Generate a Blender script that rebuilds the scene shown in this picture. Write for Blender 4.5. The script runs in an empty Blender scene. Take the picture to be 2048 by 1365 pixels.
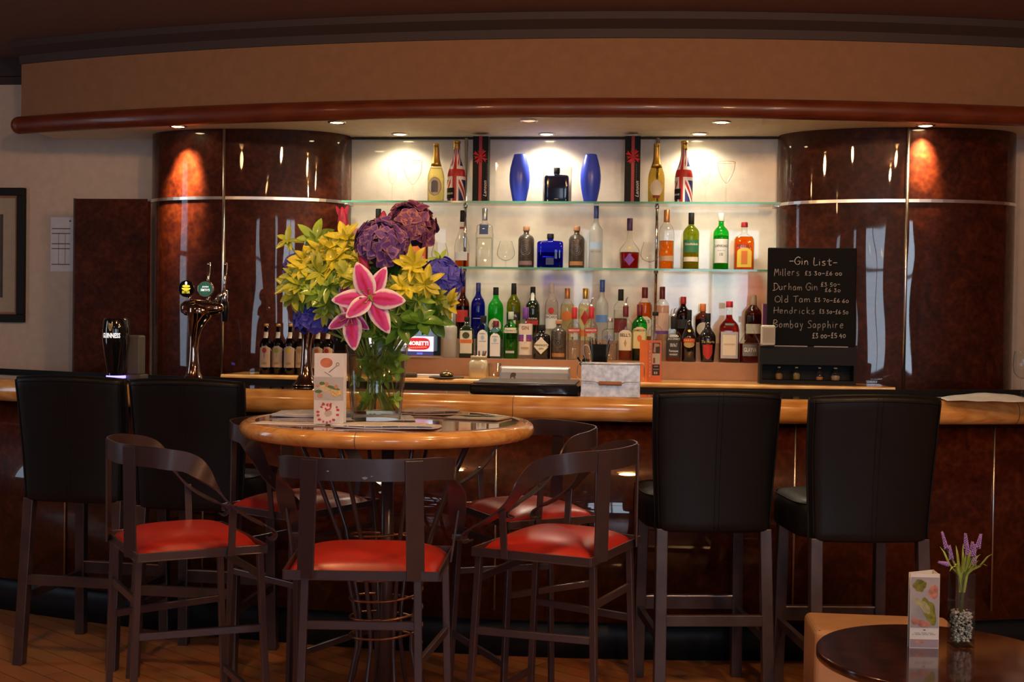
import bpy, math, random
from mathutils import Vector, Matrix
import numpy as np

S = bpy.context.scene
COL = S.collection
rad = math.radians
PI = math.pi

# ---------------------------------------------------------------- camera
F = 2400.0
CAM = np.array([0.0, 0.0, 1.42])
def _axes(yaw=5.9, pitch=1.03, roll=.83):
    a, p, r = rad(yaw), rad(pitch), rad(roll)
    fw = np.array([-math.sin(a)*math.cos(p), math.cos(a)*math.cos(p), -math.sin(p)])
    rt = np.array([math.cos(a), math.sin(a), 0.0])
    up = np.cross(rt, fw)
    return fw, rt*math.cos(r)+up*math.sin(r), -rt*math.sin(r)+up*math.cos(r)
FW, RT, UP = _axes()
cd = bpy.data.cameras.new('camera'); cam = bpy.data.objects.new('camera', cd); COL.objects.link(cam)
cam.matrix_world = Matrix(((RT[0], UP[0], -FW[0], CAM[0]), (RT[1], UP[1], -FW[1], CAM[1]),
                           (RT[2], UP[2], -FW[2], CAM[2]), (0, 0, 0, 1)))
cd.sensor_width = 36.0; cd.lens = F/2048*36.0; cd.clip_start = .02; cd.clip_end = 100
S.camera = cam

# survey helpers: where the line of sight through a point of the photograph meets a plane of the room
def _ray(x, y): return FW+RT*((x-1024)/F)-UP*((y-682.5)/F)
def atY(x, y, Y): r = _ray(x, y); return Vector(CAM+r*(Y-CAM[1])/r[1])
def atZ(x, y, Z): r = _ray(x, y); return Vector(CAM+r*(Z-CAM[2])/r[2])
def pxm(P): return F/float((np.array(P)-CAM)@FW)          # picture scale at a point

# ---------------------------------------------------------------- view, world
S.view_settings.view_transform = 'Standard'; S.view_settings.look = 'None'
S.view_settings.gamma = 1.0; S.view_settings.use_curve_mapping = False
S.view_settings.exposure = 0.0
try:
    S.cycles.use_denoising = True
    S.cycles.transparent_max_bounces = 24
    S.cycles.max_bounces = 10; S.cycles.glossy_bounces = 5; S.cycles.transmission_bounces = 8
    S.cycles.sample_clamp_indirect = 6.0
    S.cycles.caustics_reflective = False; S.cycles.caustics_refractive = False
except Exception:
    pass
W = bpy.data.worlds.new('daylight'); S.world = W; W.use_nodes = True
bg = W.node_tree.nodes['Background']
bg.inputs[0].default_value = (.62, .78, 1.0, 1); bg.inputs[1].default_value = 2.4

# the lights of the room: daylight through the windows behind the camera, warm lamps in the ceiling
def area(name, loc, rot, sx, sy, e, col):
    l = bpy.data.lights.new(name, 'AREA'); l.shape = 'RECTANGLE'; l.size = sx; l.size_y = sy
    l.energy = e; l.color = col
    o = bpy.data.objects.new(name, l); o.location = loc; o.rotation_euler = rot; COL.objects.link(o); return o
def spot(name, loc, e, col, ang, blend=.6, r=.03, tilt=(0, 0)):
    l = bpy.data.lights.new(name, 'SPOT'); l.energy = e; l.color = col; l.spot_size = rad(ang); l.spot_blend = blend
    l.shadow_soft_size = r
    o = bpy.data.objects.new(name, l); o.location = loc; o.rotation_euler = (tilt[0], tilt[1], 0); COL.objects.link(o); return o
WARM = (1.0, .64, .31)
WARMW = (1.0, .88, .66)
YR = -3.2                                      # wall behind the camera
WINDOWS = [(-3.15, -2.55), (-.9, -.55), (.30, 1.65), (3.45, 3.95)]
for (x0, x1), e in zip(WINDOWS, (9, 6, 50, 27)):
    area('window_daylight', ((x0+x1)/2, YR-.12, 1.75), (rad(90), 0, 0), x1-x0-.04, 1.86, e, (.70, .84, 1.0))
CEIL = 2.86
SOFFIT = 2.41
area('window_daylight', (-5.31, 4.05, 1.75), (rad(90), 0, rad(-90)), .66, 1.86, 7, (.70, .84, 1.0))
ROOM_LAMPS = [(-3.1, 2.6, 14), (-1.25, 3.0, 42), (.35, 3.0, 38), (1.7, 2.7, 36), (-1.9, .0, 8), (1.5, 1.5, 85)]
for x, y, e in ROOM_LAMPS:
    l = bpy.data.lights.new('ceiling_lamp_light', 'POINT'); l.energy = e; l.color = (1.0, .55, .24); l.shadow_soft_size = .07
    o = bpy.data.objects.new('ceiling_lamp_light', l); o.location = (x, y, CEIL-.15); COL.objects.link(o)
SOFFIT_LAMPS = [(-2.409, 6.10, 290, 'col'), (1.405, 6.125, 210, 'col'), (-1.528, 5.985, 50, 'aisle'), (-.547, 5.95, 44, 'aisle'),
                (.402, 6.01, 48, 'aisle'), (-1.281, 6.375, 11, 'niche'), (-.49, 6.38, 18, 'niche'), (.313, 6.38, 11, 'niche')]
for x, y, e, k in SOFFIT_LAMPS:
    spot('downlight_beam', (x, y, SOFFIT-.012), e, WARM if k == 'col' else WARMW,
         {'col': 48, 'aisle': 120, 'niche': 150}[k], .7 if k == 'col' else .6, .08 if k == 'aisle' else .035, (rad(29) if k == 'col' else 0, 0))

# ---------------------------------------------------------------- materials
MATS = {}
def _new(name):
    m = bpy.data.materials.new(name); m.use_nodes = True; nt = m.node_tree
    return m, nt, nt.nodes['Principled BSDF']
def N(nt, t, **kw):
    n = nt.nodes.new(t)
    for k, v in kw.items():
        if k in n.inputs: n.inputs[k].default_value = v
        else: setattr(n, k, v)
    return n
def ramp(nt, fac, stops):
    r = nt.nodes.new('ShaderNodeValToRGB'); e = r.color_ramp.elements
    while len(e) < len(stops): e.new(.5)
    for el, (p, c) in zip(e, stops): el.position = p; el.color = (*c, 1)
    nt.links.new(fac, r.inputs[0]); return r.outputs[0]
def coords(nt, scale=(1, 1, 1), kind='Object'):
    tc = nt.nodes.new('ShaderNodeTexCoord'); mp = nt.nodes.new('ShaderNodeMapping'); mp.inputs['Scale'].default_value = scale
    nt.links.new(tc.outputs[kind], mp.inputs[0]); return mp.outputs[0]
def mat(name, col=(.5, .5, .5), rough=.5, metal=0, coat=0, coat_rough=.05, noise=0, nscale=20, bump=0, bscale=200, spec=.5,
        sheen=0, sub=0, emit=None, es=0):
    if name in MATS: return MATS[name]
    m, nt, p = _new(name)
    p.inputs['Base Color'].default_value = (*col, 1); p.inputs['Roughness'].default_value = rough
    p.inputs['Metallic'].default_value = metal; p.inputs['Coat Weight'].default_value = coat
    p.inputs['Coat Roughness'].default_value = coat_rough; p.inputs['Specular IOR Level'].default_value = spec
    if sheen: p.inputs['Sheen Weight'].default_value = sheen
    if emit: p.inputs['Emission Color'].default_value = (*emit, 1); p.inputs['Emission Strength'].default_value = es
    v = coords(nt)
    nz = N(nt, 'ShaderNodeTexNoise', Scale=nscale, Detail=4.0); nt.links.new(v, nz.inputs['Vector'])
    k = noise if noise else .06
    lo = tuple(max(0, c*(1-k)) for c in col); hi = tuple(min(1, c*(1+k)) for c in col)
    nt.links.new(ramp(nt, nz.outputs['Fac'], [(.3, lo), (.7, hi)]), p.inputs['Base Color'])
    if bump:
        b2 = N(nt, 'ShaderNodeTexNoise', Scale=bscale, Detail=3.0); nt.links.new(v, b2.inputs['Vector'])
        b = N(nt, 'ShaderNodeBump', Strength=bump, Distance=.002); nt.links.new(b2.outputs['Fac'], b.inputs['Height'])
        nt.links.new(b.outputs[0], p.inputs['Normal'])
    MATS[name] = m; return m
def glass(name, tint=(1, 1, 1), rough=.03, ior=1.45, haze=None, hz=0, edge=.45):
    """thin clear or tinted glass: sees through with the tint, mirrors by Fresnel"""
    if name in MATS: return MATS[name]
    m, nt, p = _new(name); out = nt.nodes['Material Output']; nt.nodes.remove(p)
    tr = N(nt, 'ShaderNodeBsdfTransparent'); tr.inputs[0].default_value = (*tint, 1)
    gl = N(nt, 'ShaderNodeBsdfGlossy', Roughness=rough)
    fr = N(nt, 'ShaderNodeLayerWeight', Blend=.5); mx = nt.nodes.new('ShaderNodeMixShader')
    nz = N(nt, 'ShaderNodeTexNoise', Scale=6.0); nt.links.new(coords(nt), nz.inputs['Vector'])
    f0 = ((ior-1)/(ior+1))**2
    nt.links.new(ramp(nt, fr.outputs['Facing'], [(0, tint), (.55, tint), (.97, tuple(edge*c for c in tint))]), tr.inputs[0])   # longer way through the glass at its sides
    pw = N(nt, 'ShaderNodeMath', operation='POWER'); nt.links.new(fr.outputs['Facing'], pw.inputs[0]); pw.inputs[1].default_value = 5
    p2 = N(nt, 'ShaderNodeMath', operation='MULTIPLY_ADD'); nt.links.new(pw.outputs[0], p2.inputs[0]); p2.inputs[1].default_value = .9-f0; p2.inputs[2].default_value = f0
    a = N(nt, 'ShaderNodeMath', operation='MULTIPLY_ADD'); nt.links.new(nz.outputs['Fac'], a.inputs[0]); a.inputs[1].default_value = .01
    nt.links.new(p2.outputs[0], a.inputs[2])
    nt.links.new(a.outputs[0], mx.inputs[0]); nt.links.new(gl.outputs[0], mx.inputs[2])
    if haze:
        df = N(nt, 'ShaderNodeBsdfDiffuse'); df.inputs[0].default_value = (*haze, 1)
        tl = N(nt, 'ShaderNodeBsdfTranslucent'); tl.inputs[0].default_value = (*haze, 1)
        m1 = nt.nodes.new('ShaderNodeMixShader'); m1.inputs[0].default_value = .5
        nt.links.new(df.outputs[0], m1.inputs[1]); nt.links.new(tl.outputs[0], m1.inputs[2])
        m2 = nt.nodes.new('ShaderNodeMixShader'); m2.inputs[0].default_value = hz
        nt.links.new(tr.outputs[0], m2.inputs[1]); nt.links.new(m1.outputs[0], m2.inputs[2]); nt.links.new(m2.outputs[0], mx.inputs[1])
    else:
        nt.links.new(tr.outputs[0], mx.inputs[1])
    nt.links.new(mx.outputs[0], out.inputs[0]); MATS[name] = m; return m

def burl_mat(name='burl_veneer', wave=.5):
    m, nt, p = _new(name); v = coords(nt)
    n1 = N(nt, 'ShaderNodeTexNoise', Scale=9.0, Detail=8.0, Roughness=.65, Distortion=1.2); nt.links.new(v, n1.inputs['Vector'])
    n2 = N(nt, 'ShaderNodeTexVoronoi', Scale=42.0); nt.links.new(v, n2.inputs['Vector'])
    ad = N(nt, 'ShaderNodeMath', operation='MULTIPLY_ADD'); nt.links.new(n2.outputs['Distance'], ad.inputs[0]); ad.inputs[1].default_value = .28
    nt.links.new(n1.outputs['Fac'], ad.inputs[2])
    c = ramp(nt, ad.outputs[0], [(.28, (.010, .0014, .0006)), (.50, (.027, .0038, .0011)), (.68, (.052, .0085, .0021)), (.90, (.095, .020, .005))])
    nt.links.new(c, p.inputs['Base Color']); p.inputs['Roughness'].default_value = .42
    p.inputs['Specular IOR Level'].default_value = .15; p.inputs['Coat Weight'].default_value = .85; p.inputs['Coat Roughness'].default_value = .025; p.inputs['Coat IOR'].default_value = 1.5
    n3 = N(nt, 'ShaderNodeTexNoise', Scale=3.0, Detail=1.0); nt.links.new(coords(nt, (1.6, 1.6, .5)), n3.inputs['Vector'])
    b = N(nt, 'ShaderNodeBump', Strength=wave, Distance=.012); nt.links.new(n3.outputs['Fac'], b.inputs['Height']); nt.links.new(b.outputs[0], p.inputs['Coat Normal'])
    return m
def wood_mat(name, cols, scale=(1, 14, 14), rough=.25, coat=.6, ring=7.0):
    m, nt, p = _new(name); v = coords(nt, scale)
    n0 = N(nt, 'ShaderNodeTexNoise', Scale=1.6, Detail=5.0, Distortion=.6); nt.links.new(v, n0.inputs['Vector'])
    w = N(nt, 'ShaderNodeTexWave', Scale=ring/6, Distortion=5.0, Detail=3.0); nt.links.new(v, w.inputs['Vector'])
    ad = N(nt, 'ShaderNodeMath', operation='MULTIPLY_ADD'); nt.links.new(w.outputs['Fac'], ad.inputs[0]); ad.inputs[1].default_value = .3
    nt.links.new(n0.outputs['Fac'], ad.inputs[2])
    nt.links.new(ramp(nt, ad.outputs[0], [(.25, cols[0]), (.6, cols[1]), (.95, cols[2])]), p.inputs['Base Color'])
    p.inputs['Roughness'].default_value = rough; p.inputs['Coat Weight'].default_value = coat; p.inputs['Coat Roughness'].default_value = .06
    return m
def floor_mat():
    m, nt, p = _new('floor_boards'); v = coords(nt)
    br = N(nt, 'ShaderNodeTexBrick', Scale=1.0); br.inputs['Brick Width'].default_value = 1.3; br.inputs['Row Height'].default_value = .09
    br.inputs['Mortar Size'].default_value = .0015; br.offset = .4
    br.inputs['Color1'].default_value = (.80, .34, .12, 1); br.inputs['Color2'].default_value = (.56, .22, .07, 1); br.inputs['Mortar'].default_value = (.04, .012, .005, 1)
    rt = N(nt, 'ShaderNodeMapping'); rt.inputs['Rotation'].default_value = (0, 0, rad(35)); nt.links.new(v, rt.inputs[0]); nt.links.new(rt.outputs[0], br.inputs['Vector'])
    n = N(nt, 'ShaderNodeTexNoise', Scale=5.0, Detail=6.0, Distortion=.8); nt.links.new(rt.outputs[0], n.inputs['Vector'])
    mx = N(nt, 'ShaderNodeMix', data_type='RGBA', blend_type='MULTIPLY'); mx.inputs[0].default_value = .5
    nt.links.new(br.outputs['Color'], mx.inputs[6]); nt.links.new(n.outputs['Color'], mx.inputs[7])
    nt.links.new(mx.outputs[2], p.inputs['Base Color']); p.inputs['Roughness'].default_value = .35; p.inputs['Coat Weight'].default_value = .3
    return m
def petal_mat(name, inner, outer, edge, spots=None, rough=.55, trans=.25):
    """u runs across the petal, v from base to tip: pigment pattern of the flower itself"""
    m, nt, p = _new(name); tc = nt.nodes.new('ShaderNodeTexCoord'); sp = nt.nodes.new('ShaderNodeSeparateXYZ'); nt.links.new(tc.outputs['UV'], sp.inputs[0])
    a = N(nt, 'ShaderNodeMath', operation='SUBTRACT'); nt.links.new(sp.outputs[0], a.inputs[0]); a.inputs[1].default_value = .5
    b = N(nt, 'ShaderNodeMath', operation='ABSOLUTE'); nt.links.new(a.outputs[0], b.inputs[0])
    c = N(nt, 'ShaderNodeMath', operation='MULTIPLY'); nt.links.new(b.outputs[0], c.inputs[0]); c.inputs[1].default_value = 2
    t = N(nt, 'ShaderNodeMath', operation='POWER'); nt.links.new(sp.outputs[1], t.inputs[0]); t.inputs[1].default_value = 5
    mxm = N(nt, 'ShaderNodeMath', operation='MAXIMUM'); nt.links.new(c.outputs[0], mxm.inputs[0]); nt.links.new(t.outputs[0], mxm.inputs[1])
    nz = N(nt, 'ShaderNodeTexNoise', Scale=60.0, Detail=3.0); nt.links.new(coords(nt), nz.inputs['Vector'])
    ad = N(nt, 'ShaderNodeMath', operation='MULTIPLY_ADD'); nt.links.new(nz.outputs['Fac'], ad.inputs[0]); ad.inputs[1].default_value = .22
    nt.links.new(mxm.outputs[0], ad.inputs[2])
    col = ramp(nt, ad.outputs[0], [(.15, inner), (.42, outer), (.70, outer), (.90, edge)])
    nt.links.new(col, p.inputs['Base Color']); p.inputs['Roughness'].default_value = rough
    p.inputs['Subsurface Weight'].default_value = 0
    return m
def news_mat(name, base=(.84, .85, .88), ink=(.05, .05, .06)):
    m, nt, p = _new(name); v = coords(nt)
    br = N(nt, 'ShaderNodeTexBrick', Scale=1.0); br.inputs['Brick Width'].default_value = .055; br.inputs['Row Height'].default_value = .0045
    br.inputs['Mortar Size'].default_value = .0016; br.offset = 0
    br.inputs['Color1'].default_value = (*ink, 1); br.inputs['Color2'].default_value = tuple(.5*(a+b) for a, b in zip(ink, base))+(1,); br.inputs['Mortar'].default_value = (*base, 1)
    nt.links.new(v, br.inputs['Vector'])
    n = N(nt, 'ShaderNodeTexNoise', Scale=9.0, Detail=2.0); nt.links.new(v, n.inputs['Vector'])
    k = ramp(nt, n.outputs['Fac'], [(.38, (0, 0, 0)), (.42, (1, 1, 1))])
    mx = N(nt, 'ShaderNodeMix', data_type='RGBA'); mx.inputs[6].default_value = (*base, 1)
    nt.links.new(k, mx.inputs[0]); nt.links.new(br.outputs['Color'], mx.inputs[7]); nt.links.new(mx.outputs[2], p.inputs['Base Color'])
    p.inputs['Roughness'].default_value = .85; return m

BURL = burl_mat(); BURLF = burl_mat('flat_burl_veneer', .06)
OAK = wood_mat('honey_oak', [(.54, .23, .05), (.72, .36, .10), (.82, .46, .15)], (2, 30, 30), .22, .7)
RIMW = wood_mat('red_brown_timber', [(.085, .014, .004), (.12, .021, .006), (.155, .032, .008)], (1, 20, 20), .4, .2)
TABW = wood_mat('dark_table_veneer', [(.018, .004, .003), (.035, .009, .006), (.06, .016, .009)], (3, 22, 3), .18, .8)
TABTOP = wood_mat('table_top_veneer', [(.30, .12, .05), (.42, .19, .08), (.50, .25, .11)], (2, 20, 2), .12, 1.0)
FLOORM = floor_mat()
MAROON = mat('brown_wall_paint', (.16, .085, .06), .8, bump=.2, bscale=260)
WALLM = mat('cream_wall_paint', (.60, .49, .40), .85, bump=.25, bscale=260)
BULKM = mat('bulkhead_paint', (.235, .118, .060), .85, bump=.25, bscale=300)
SOFM = mat('soffit_paint', (.88, .78, .58), .6)
CEILM = mat('ceiling_paint', (.16, .085, .07), .9)
CORN = mat('dark_cornice', (.034, .021, .022), .7)
NICHE = mat('cream_gloss_panel', (.82, .76, .65), .25, coat=.9, coat_rough=.02)
TERRA = mat('terracotta_ledge', (.37, .195, .115), .6, bump=.1)
CHROME = mat('polished_chrome', (.75, .74, .72), .08, 1)
DARKCHROME = mat('bronzed_chrome', (.42, .30, .24), .09, 1)
SATINCHROME = mat('satin_chrome', (.88, .87, .86), .28, 1)
STEEL = mat('brushed_steel', (.55, .54, .52), .3, 1)
IRON = mat('brown_painted_iron', (.060, .039, .043), .32, .25, coat=.35, coat_rough=.18, bump=.15, bscale=90)
RED = mat('red_vinyl', (.44, .022, .014), .36, coat=.25, coat_rough=.25, bump=.12, bscale=500)
BLEATHER = mat('black_leather', (.006, .0055, .006), .45, coat=.07, coat_rough=.22, bump=.25, bscale=420, spec=.22)
DKWOOD = mat('dark_stained_wood', (.055, .035, .036), .35, coat=.25, coat_rough=.2, noise=.3, nscale=12)
BLACK = mat('black_plastic', (.008, .008, .010), .3, spec=.22)
BLACKG = mat('black_gloss', (.006, .006, .008), .06, coat=.7)
MATTEBLK = mat('matt_black', (.012, .012, .013), .6, spec=.22)
PLINTHM = mat('black_plinth', (.010, .012, .016), .45, spec=.22)
WHITE = mat('white_card', (.80, .80, .79), .55)
PAPER = mat('white_paper', (.74, .74, .76), .8)
CREAM = mat('cream_label', (.74, .66, .52), .6)
GOLD = mat('gold_foil', (.68, .42, .10), .28, .9)
TAN = mat('tan_leather', (.52, .31, .17), .55, bump=.2, bscale=350)
LAMP = mat('lamp_glow', (1, .8, .5), .5, emit=(1.0, .78, .42), es=26)
LAMPDIM = mat('lamp_glow_dim', (1, .7, .4), .5, emit=(1.0, .6, .3), es=1.2)
ROOMLAMP = mat('room_lamp_glow', (1, .7, .4), .5, emit=(1.0, .55, .22), es=5)
CLEAR = glass('clear_glass', (.965, .975, .96))
THIN = glass('wine_glass', (.985, .985, .97), ior=1.5, edge=.28)
PANE = glass('window_glass', (.97, .98, .98), edge=.9)
SHELFG = glass('shelf_glass', (.93, .97, .94), edge=.9)
VASEG = glass('vase_glass', (.93, .95, .93), ior=1.5)
WATER = glass('vase_water', (.86, .90, .80), ior=1.33)
GEDGE = mat('green_glass_edge', (.10, .30, .20), .12, coat=.6)

# ---------------------------------------------------------------- mesh builder
class MB:
    def __init__(s): s.v = []; s.f = []; s.mi = []; s.sm = []; s.uv = []
    def add(s, vs, fs, mi=0, smooth=False, uvs=None):
        b = len(s.v); s.v += [tuple(v) for v in vs]
        for f in fs:
            s.f.append([b+i for i in f]); s.mi.append(mi); s.sm.append(smooth)
            s.uv.append([uvs[i] for i in f] if uvs else [(0, 0)]*len(f))
        return s
    def box(s, x0, x1, y0, y1, z0, z1, mi=0):
        vs = [(x, y, z) for z in (z0, z1) for y in (y0, y1) for x in (x0, x1)]
        return s.add(vs, [(0, 2, 3, 1), (4, 5, 7, 6), (0, 1, 5, 4), (2, 6, 7, 3), (0, 4, 6, 2), (1, 3, 7, 5)], mi)
    def obox(s, c, ux, uy, uz, mi=0):
        c, ux, uy, uz = map(Vector, (c, ux, uy, uz))
        vs = [c+ux*a+uy*b+uz*d for d in (-1, 1) for b in (-1, 1) for a in (-1, 1)]
        return s.add(vs, [(0, 2, 3, 1), (4, 5, 7, 6), (0, 1, 5, 4), (2, 6, 7, 3), (0, 4, 6, 2), (1, 3, 7, 5)], mi)
    def bar(s, a, b, w, h, mi=0):
        a, b = Vector(a), Vector(b); t = (b-a)
        u = Vector((0, 0, 1)) if abs(t.normalized().z) < .95 else Vector((0, 1, 0))
        x = t.cross(u).normalized(); y = x.cross(t).normalized()
        return s.obox((a+b)/2, t/2, x*w/2, y*h/2, mi)
    def tube(s, pts, r, n=8, mi=0, cap=True, closed=False, smooth=True):
        P = [Vector(p) for p in pts]; k = len(P); R = r if isinstance(r, (list, tuple)) else [r]*k
        T = [(P[(i+1) % k]-P[i-1] if closed or 0 < i < k-1 else (P[1]-P[0] if i == 0 else P[-1]-P[-2])).normalized() for i in range(k)]
        u = T[0].orthogonal().normalized(); vs = []
        for i in range(k):
            u = (u-T[i]*u.dot(T[i])); u = u.normalized() if u.length > 1e-6 else T[i].orthogonal().normalized()
            w = T[i].cross(u)
            vs += [P[i]+(u*math.cos(2*PI*j/n)+w*math.sin(2*PI*j/n))*R[i] for j in range(n)]
        fs = [(i*n+j, i*n+(j+1) % n, ((i+1) % k)*n+(j+1) % n, ((i+1) % k)*n+j) for i in range(k if closed else k-1) for j in range(n)]
        if cap and not closed: fs += [tuple(range(n-1, -1, -1)), tuple((k-1)*n+j for j in range(n))]
        return s.add(vs, fs, mi, smooth)
    def lathe(s, prof, n=24, mi=0, c=(0, 0, 0), cap=(True, True), smooth=True, M=None):
        """prof: (z, rx[, ry[, squareness]])"""
        vs = []
        for p in prof:
            z, rx = p[0], p[1]; ry = p[2] if len(p) > 2 else rx; q = p[3] if len(p) > 3 else 2.0
            for j in range(n):
                a = 2*PI*(j+.5)/n; ca, sa = math.cos(a), math.sin(a)
                x = rx*math.copysign(abs(ca)**(2/q), ca); y = ry*math.copysign(abs(sa)**(2/q), sa)
                v = Vector((x, y, z)); v = M @ v if M else v
                vs.append(v+Vector(c))
        k = len(prof)
        fs = [(i*n+j, i*n+(j+1) % n, (i+1)*n+(j+1) % n, (i+1)*n+j) for i in range(k-1) for j in range(n)]
        s.add(vs, fs, mi, smooth); b = len(s.v)-len(vs)
        for on, idx in ((cap[0], range(n-1, -1, -1)), (cap[1], range((k-1)*n, k*n))):
            if on: s.f.append([b+i for i in idx]); s.mi.append(mi); s.sm.append(False); s.uv.append([(0, 0)]*n)
        return s
    def prism(s, poly, y0, y1, mi=0, M=None, smooth=False):
        """polygon in xz pulled along y"""
        n = len(poly); vs = [Vector((x, y0, z)) for x, z in poly]+[Vector((x, y1, z)) for x, z in poly]
        if M: vs = [M @ v for v in vs]
        fs = [tuple(range(n)), tuple(range(2*n-1, n-1, -1))]+[(i, n+i, n+(i+1) % n, (i+1) % n) for i in range(n)]
        return s.add(vs, fs, mi, smooth)
    def grid(s, rows, mi=0, smooth=True, uv=True, flip=False):
        nv, nu = len(rows), len(rows[0]); vs = [p for r in rows for p in r]
        uvs = [(j/(nu-1), i/(nv-1)) for i in range(nv) for j in range(nu)]
        fs = [(i*nu+j, i*nu+j+1, (i+1)*nu+j+1, (i+1)*nu+j) for i in range(nv-1) for j in range(nu-1)]
        if flip: fs = [f[::-1] for f in fs]
        return s.add(vs, fs, mi, smooth, uvs if uv else None)
    def sphere(s, c, r, n=12, m=8, mi=0, sc=(1, 1, 1)):
        pr = [(-math.cos(PI*i/m)*r*sc[2], max(1e-4, math.sin(PI*i/m)*r)*sc[0], max(1e-4, math.sin(PI*i/m)*r)*sc[1]) for i in range(m+1)]
        return s.lathe(pr, n, mi, c)
    def xf(s, M): s.v = [tuple(M @ Vector(v)) for v in s.v]; return s

def obj(name, mb, mats, parent=None, loc=None, bevel=0, sub=0, label=None, seg=2):
    me = bpy.data.meshes.new(name); me.from_pydata(mb.v, [], mb.f)
    if not isinstance(mats, (list, tuple)): mats = [mats]
    for m in mats: me.materials.append(m)
    me.polygons.foreach_set('material_index', mb.mi); me.polygons.foreach_set('use_smooth', mb.sm)
    if any(u != [(0, 0)]*len(u) for u in mb.uv[:400]):
        l = me.uv_layers.new(); l.data.foreach_set('uv', [c for u in mb.uv for p in u for c in p])
    me.validate(); me.update()
    o = bpy.data.objects.new(name, me); COL.objects.link(o)
    if parent: o.parent = parent
    if loc is not None: o.location = loc
    if bevel:
        b = o.modifiers.new('bevel', 'BEVEL'); b.width = bevel; b.segments = seg; b.limit_method = 'ANGLE'; b.angle_limit = rad(40)
    if sub:
        b = o.modifiers.new('sub', 'SUBSURF'); b.levels = sub; b.render_levels = sub
    if label: o['label'] = label
    return o
def tag(o, label, cat, group=None):
    o['label'] = label; o['category'] = cat
    if group: o['group'] = group
    return o
def thing(name, label, cat, loc=(0, 0, 0), rz=0, group=None):
    o = bpy.data.objects.new(name, None); o.empty_display_size = .05; COL.objects.link(o)
    o.location = loc; o.rotation_euler = (0, 0, rz); return tag(o, label, cat, group)
def struct(name, mb, m, label=None, cat=None, parent=None, bevel=0):
    o = obj(name, mb, m, parent, bevel=bevel)
    if not parent: o['kind'] = 'structure'
    if label: o['label'] = label; o['category'] = cat
    return o
def dup(root, loc, rz, label, group=None):
    r = root.copy(); COL.objects.link(r); r.location = loc; r.rotation_euler = (0, 0, rz); r['label'] = label
    if group: r['group'] = group
    for ch in list(root.children):
        c = ch.copy(); COL.objects.link(c); c.parent = r
        for g in list(ch.children):
            d = g.copy(); COL.objects.link(d); d.parent = c
    return r
_tx = {}
def text_mesh(body, size=1.0, shear=0, bold=0):
    """outline lettering as flat faces: (verts, faces, width), centred on the origin in xz"""
    key = (body, shear, bold)
    if key not in _tx:
        cu = bpy.data.curves.new('t', 'FONT'); cu.body = body; cu.align_x = 'CENTER'; cu.align_y = 'CENTER'; cu.shear = shear; cu.offset = bold
        cu.resolution_u = 2
        ob = bpy.data.objects.new('t', cu); me = bpy.data.meshes.new_from_object(ob)
        _tx[key] = ([(v.co.x, v.co.y) for v in me.vertices], [tuple(p.vertices) for p in me.polygons])
        bpy.data.objects.remove(ob); bpy.data.meshes.remove(me); bpy.data.curves.remove(cu)
    v, f = _tx[key]
    xs = [p[0] for p in v] or [0]; ys = [p[1] for p in v] or [0]
    cx, cy = (min(xs)+max(xs))/2, (min(ys)+max(ys))/2
    return [((x-cx)*size, (y-cy)*size) for x, y in v], f, (max(xs)-min(xs))*size, (max(ys)-min(ys))*size
def flat_text(mb, body, width, c, mi=0, h=None, shear=0, bold=0, M=None, rot=0):
    """lettering of a given width on the plane y = c[1] facing -y"""
    v, f, w, hh = text_mesh(body, 1, shear, bold); sx = width/w; sz = (h/hh if h else sx)
    cr, sr = math.cos(rot), math.sin(rot); vs = []
    for x, y in v:
        x *= sx; y *= sz; p = Vector((c[0]+x*cr-y*sr, c[1], c[2]+x*sr+y*cr)); vs.append(M @ p if M else p)
    mb.add(vs, f, mi); return mb
# ================================================================ the setting
XL, XR, YB = -5.2, 4.6, 6.55
struct('floor', MB().box(XL-.1, XR+.1, YR-.1, YB+.1, -.1, 0), FLOORM)
struct('ceiling', MB().box(XL-.1, XR+.1, YR-.1, YB+.1, CEIL, CEIL+.1), CEILM)
struct('wall_back', MB().box(XL-.1, XR+.1, YB, YB+.1, 0, CEIL), WALLM)
LW = (3.7, 4.4)
struct('wall_left', MB().box(XL-.1, XL, YR-.1, LW[0], 0, CEIL).box(XL-.1, XL, LW[1], YB, 0, CEIL).box(XL-.1, XL, *LW, 0, .8).box(XL-.1, XL, *LW, 2.7, CEIL), MAROON)
struct('wall_right', MB().box(XR, XR+.1, YR-.1, YB, 0, CEIL), MAROON)
mb = MB(); xs = [XL-.1]+[x for w in WINDOWS for x in w]+[XR+.1]; Z0, Z1 = .8, 2.7
for i in range(0, len(xs), 2): mb.box(xs[i], xs[i+1], YR-.1, YR, 0, CEIL)
for a, b in WINDOWS: mb.box(a, b, YR-.1, YR, 0, Z0).box(a, b, YR-.1, YR, Z1, CEIL)
struct('wall_rear', mb, MAROON)
for i, (a, b) in enumerate(WINDOWS):
    mb = MB(); t = .05
    mb.box(a, a+t, YR-.08, YR+.02, Z0, Z1).box(b-t, b, YR-.08, YR+.02, Z0, Z1).box(a+t, b-t, YR-.08, YR+.02, Z0, Z0+t).box(a+t, b-t, YR-.08, YR+.02, Z1-t, Z1)
    n = max(1, round((b-a)/.75)); st = (b-a)/n
    for k in range(1, n): mb.box(a+k*st-.02, a+k*st+.02, YR-.07, YR+.01, Z0+t, Z1-t)
    mb.box(a+t, b-t, YR-.065, YR+.005, 2.1, 2.14)
    w = struct('window_%d' % (i+1), mb, mat('white_window_paint', (.75, .75, .74), .4))
    obj('window_pane', MB().box(a+t, b-t, YR-.032, YR-.028, Z0+t, Z1-t), PANE, w)
a, b = LW; t = .05; mb = MB()
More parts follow.
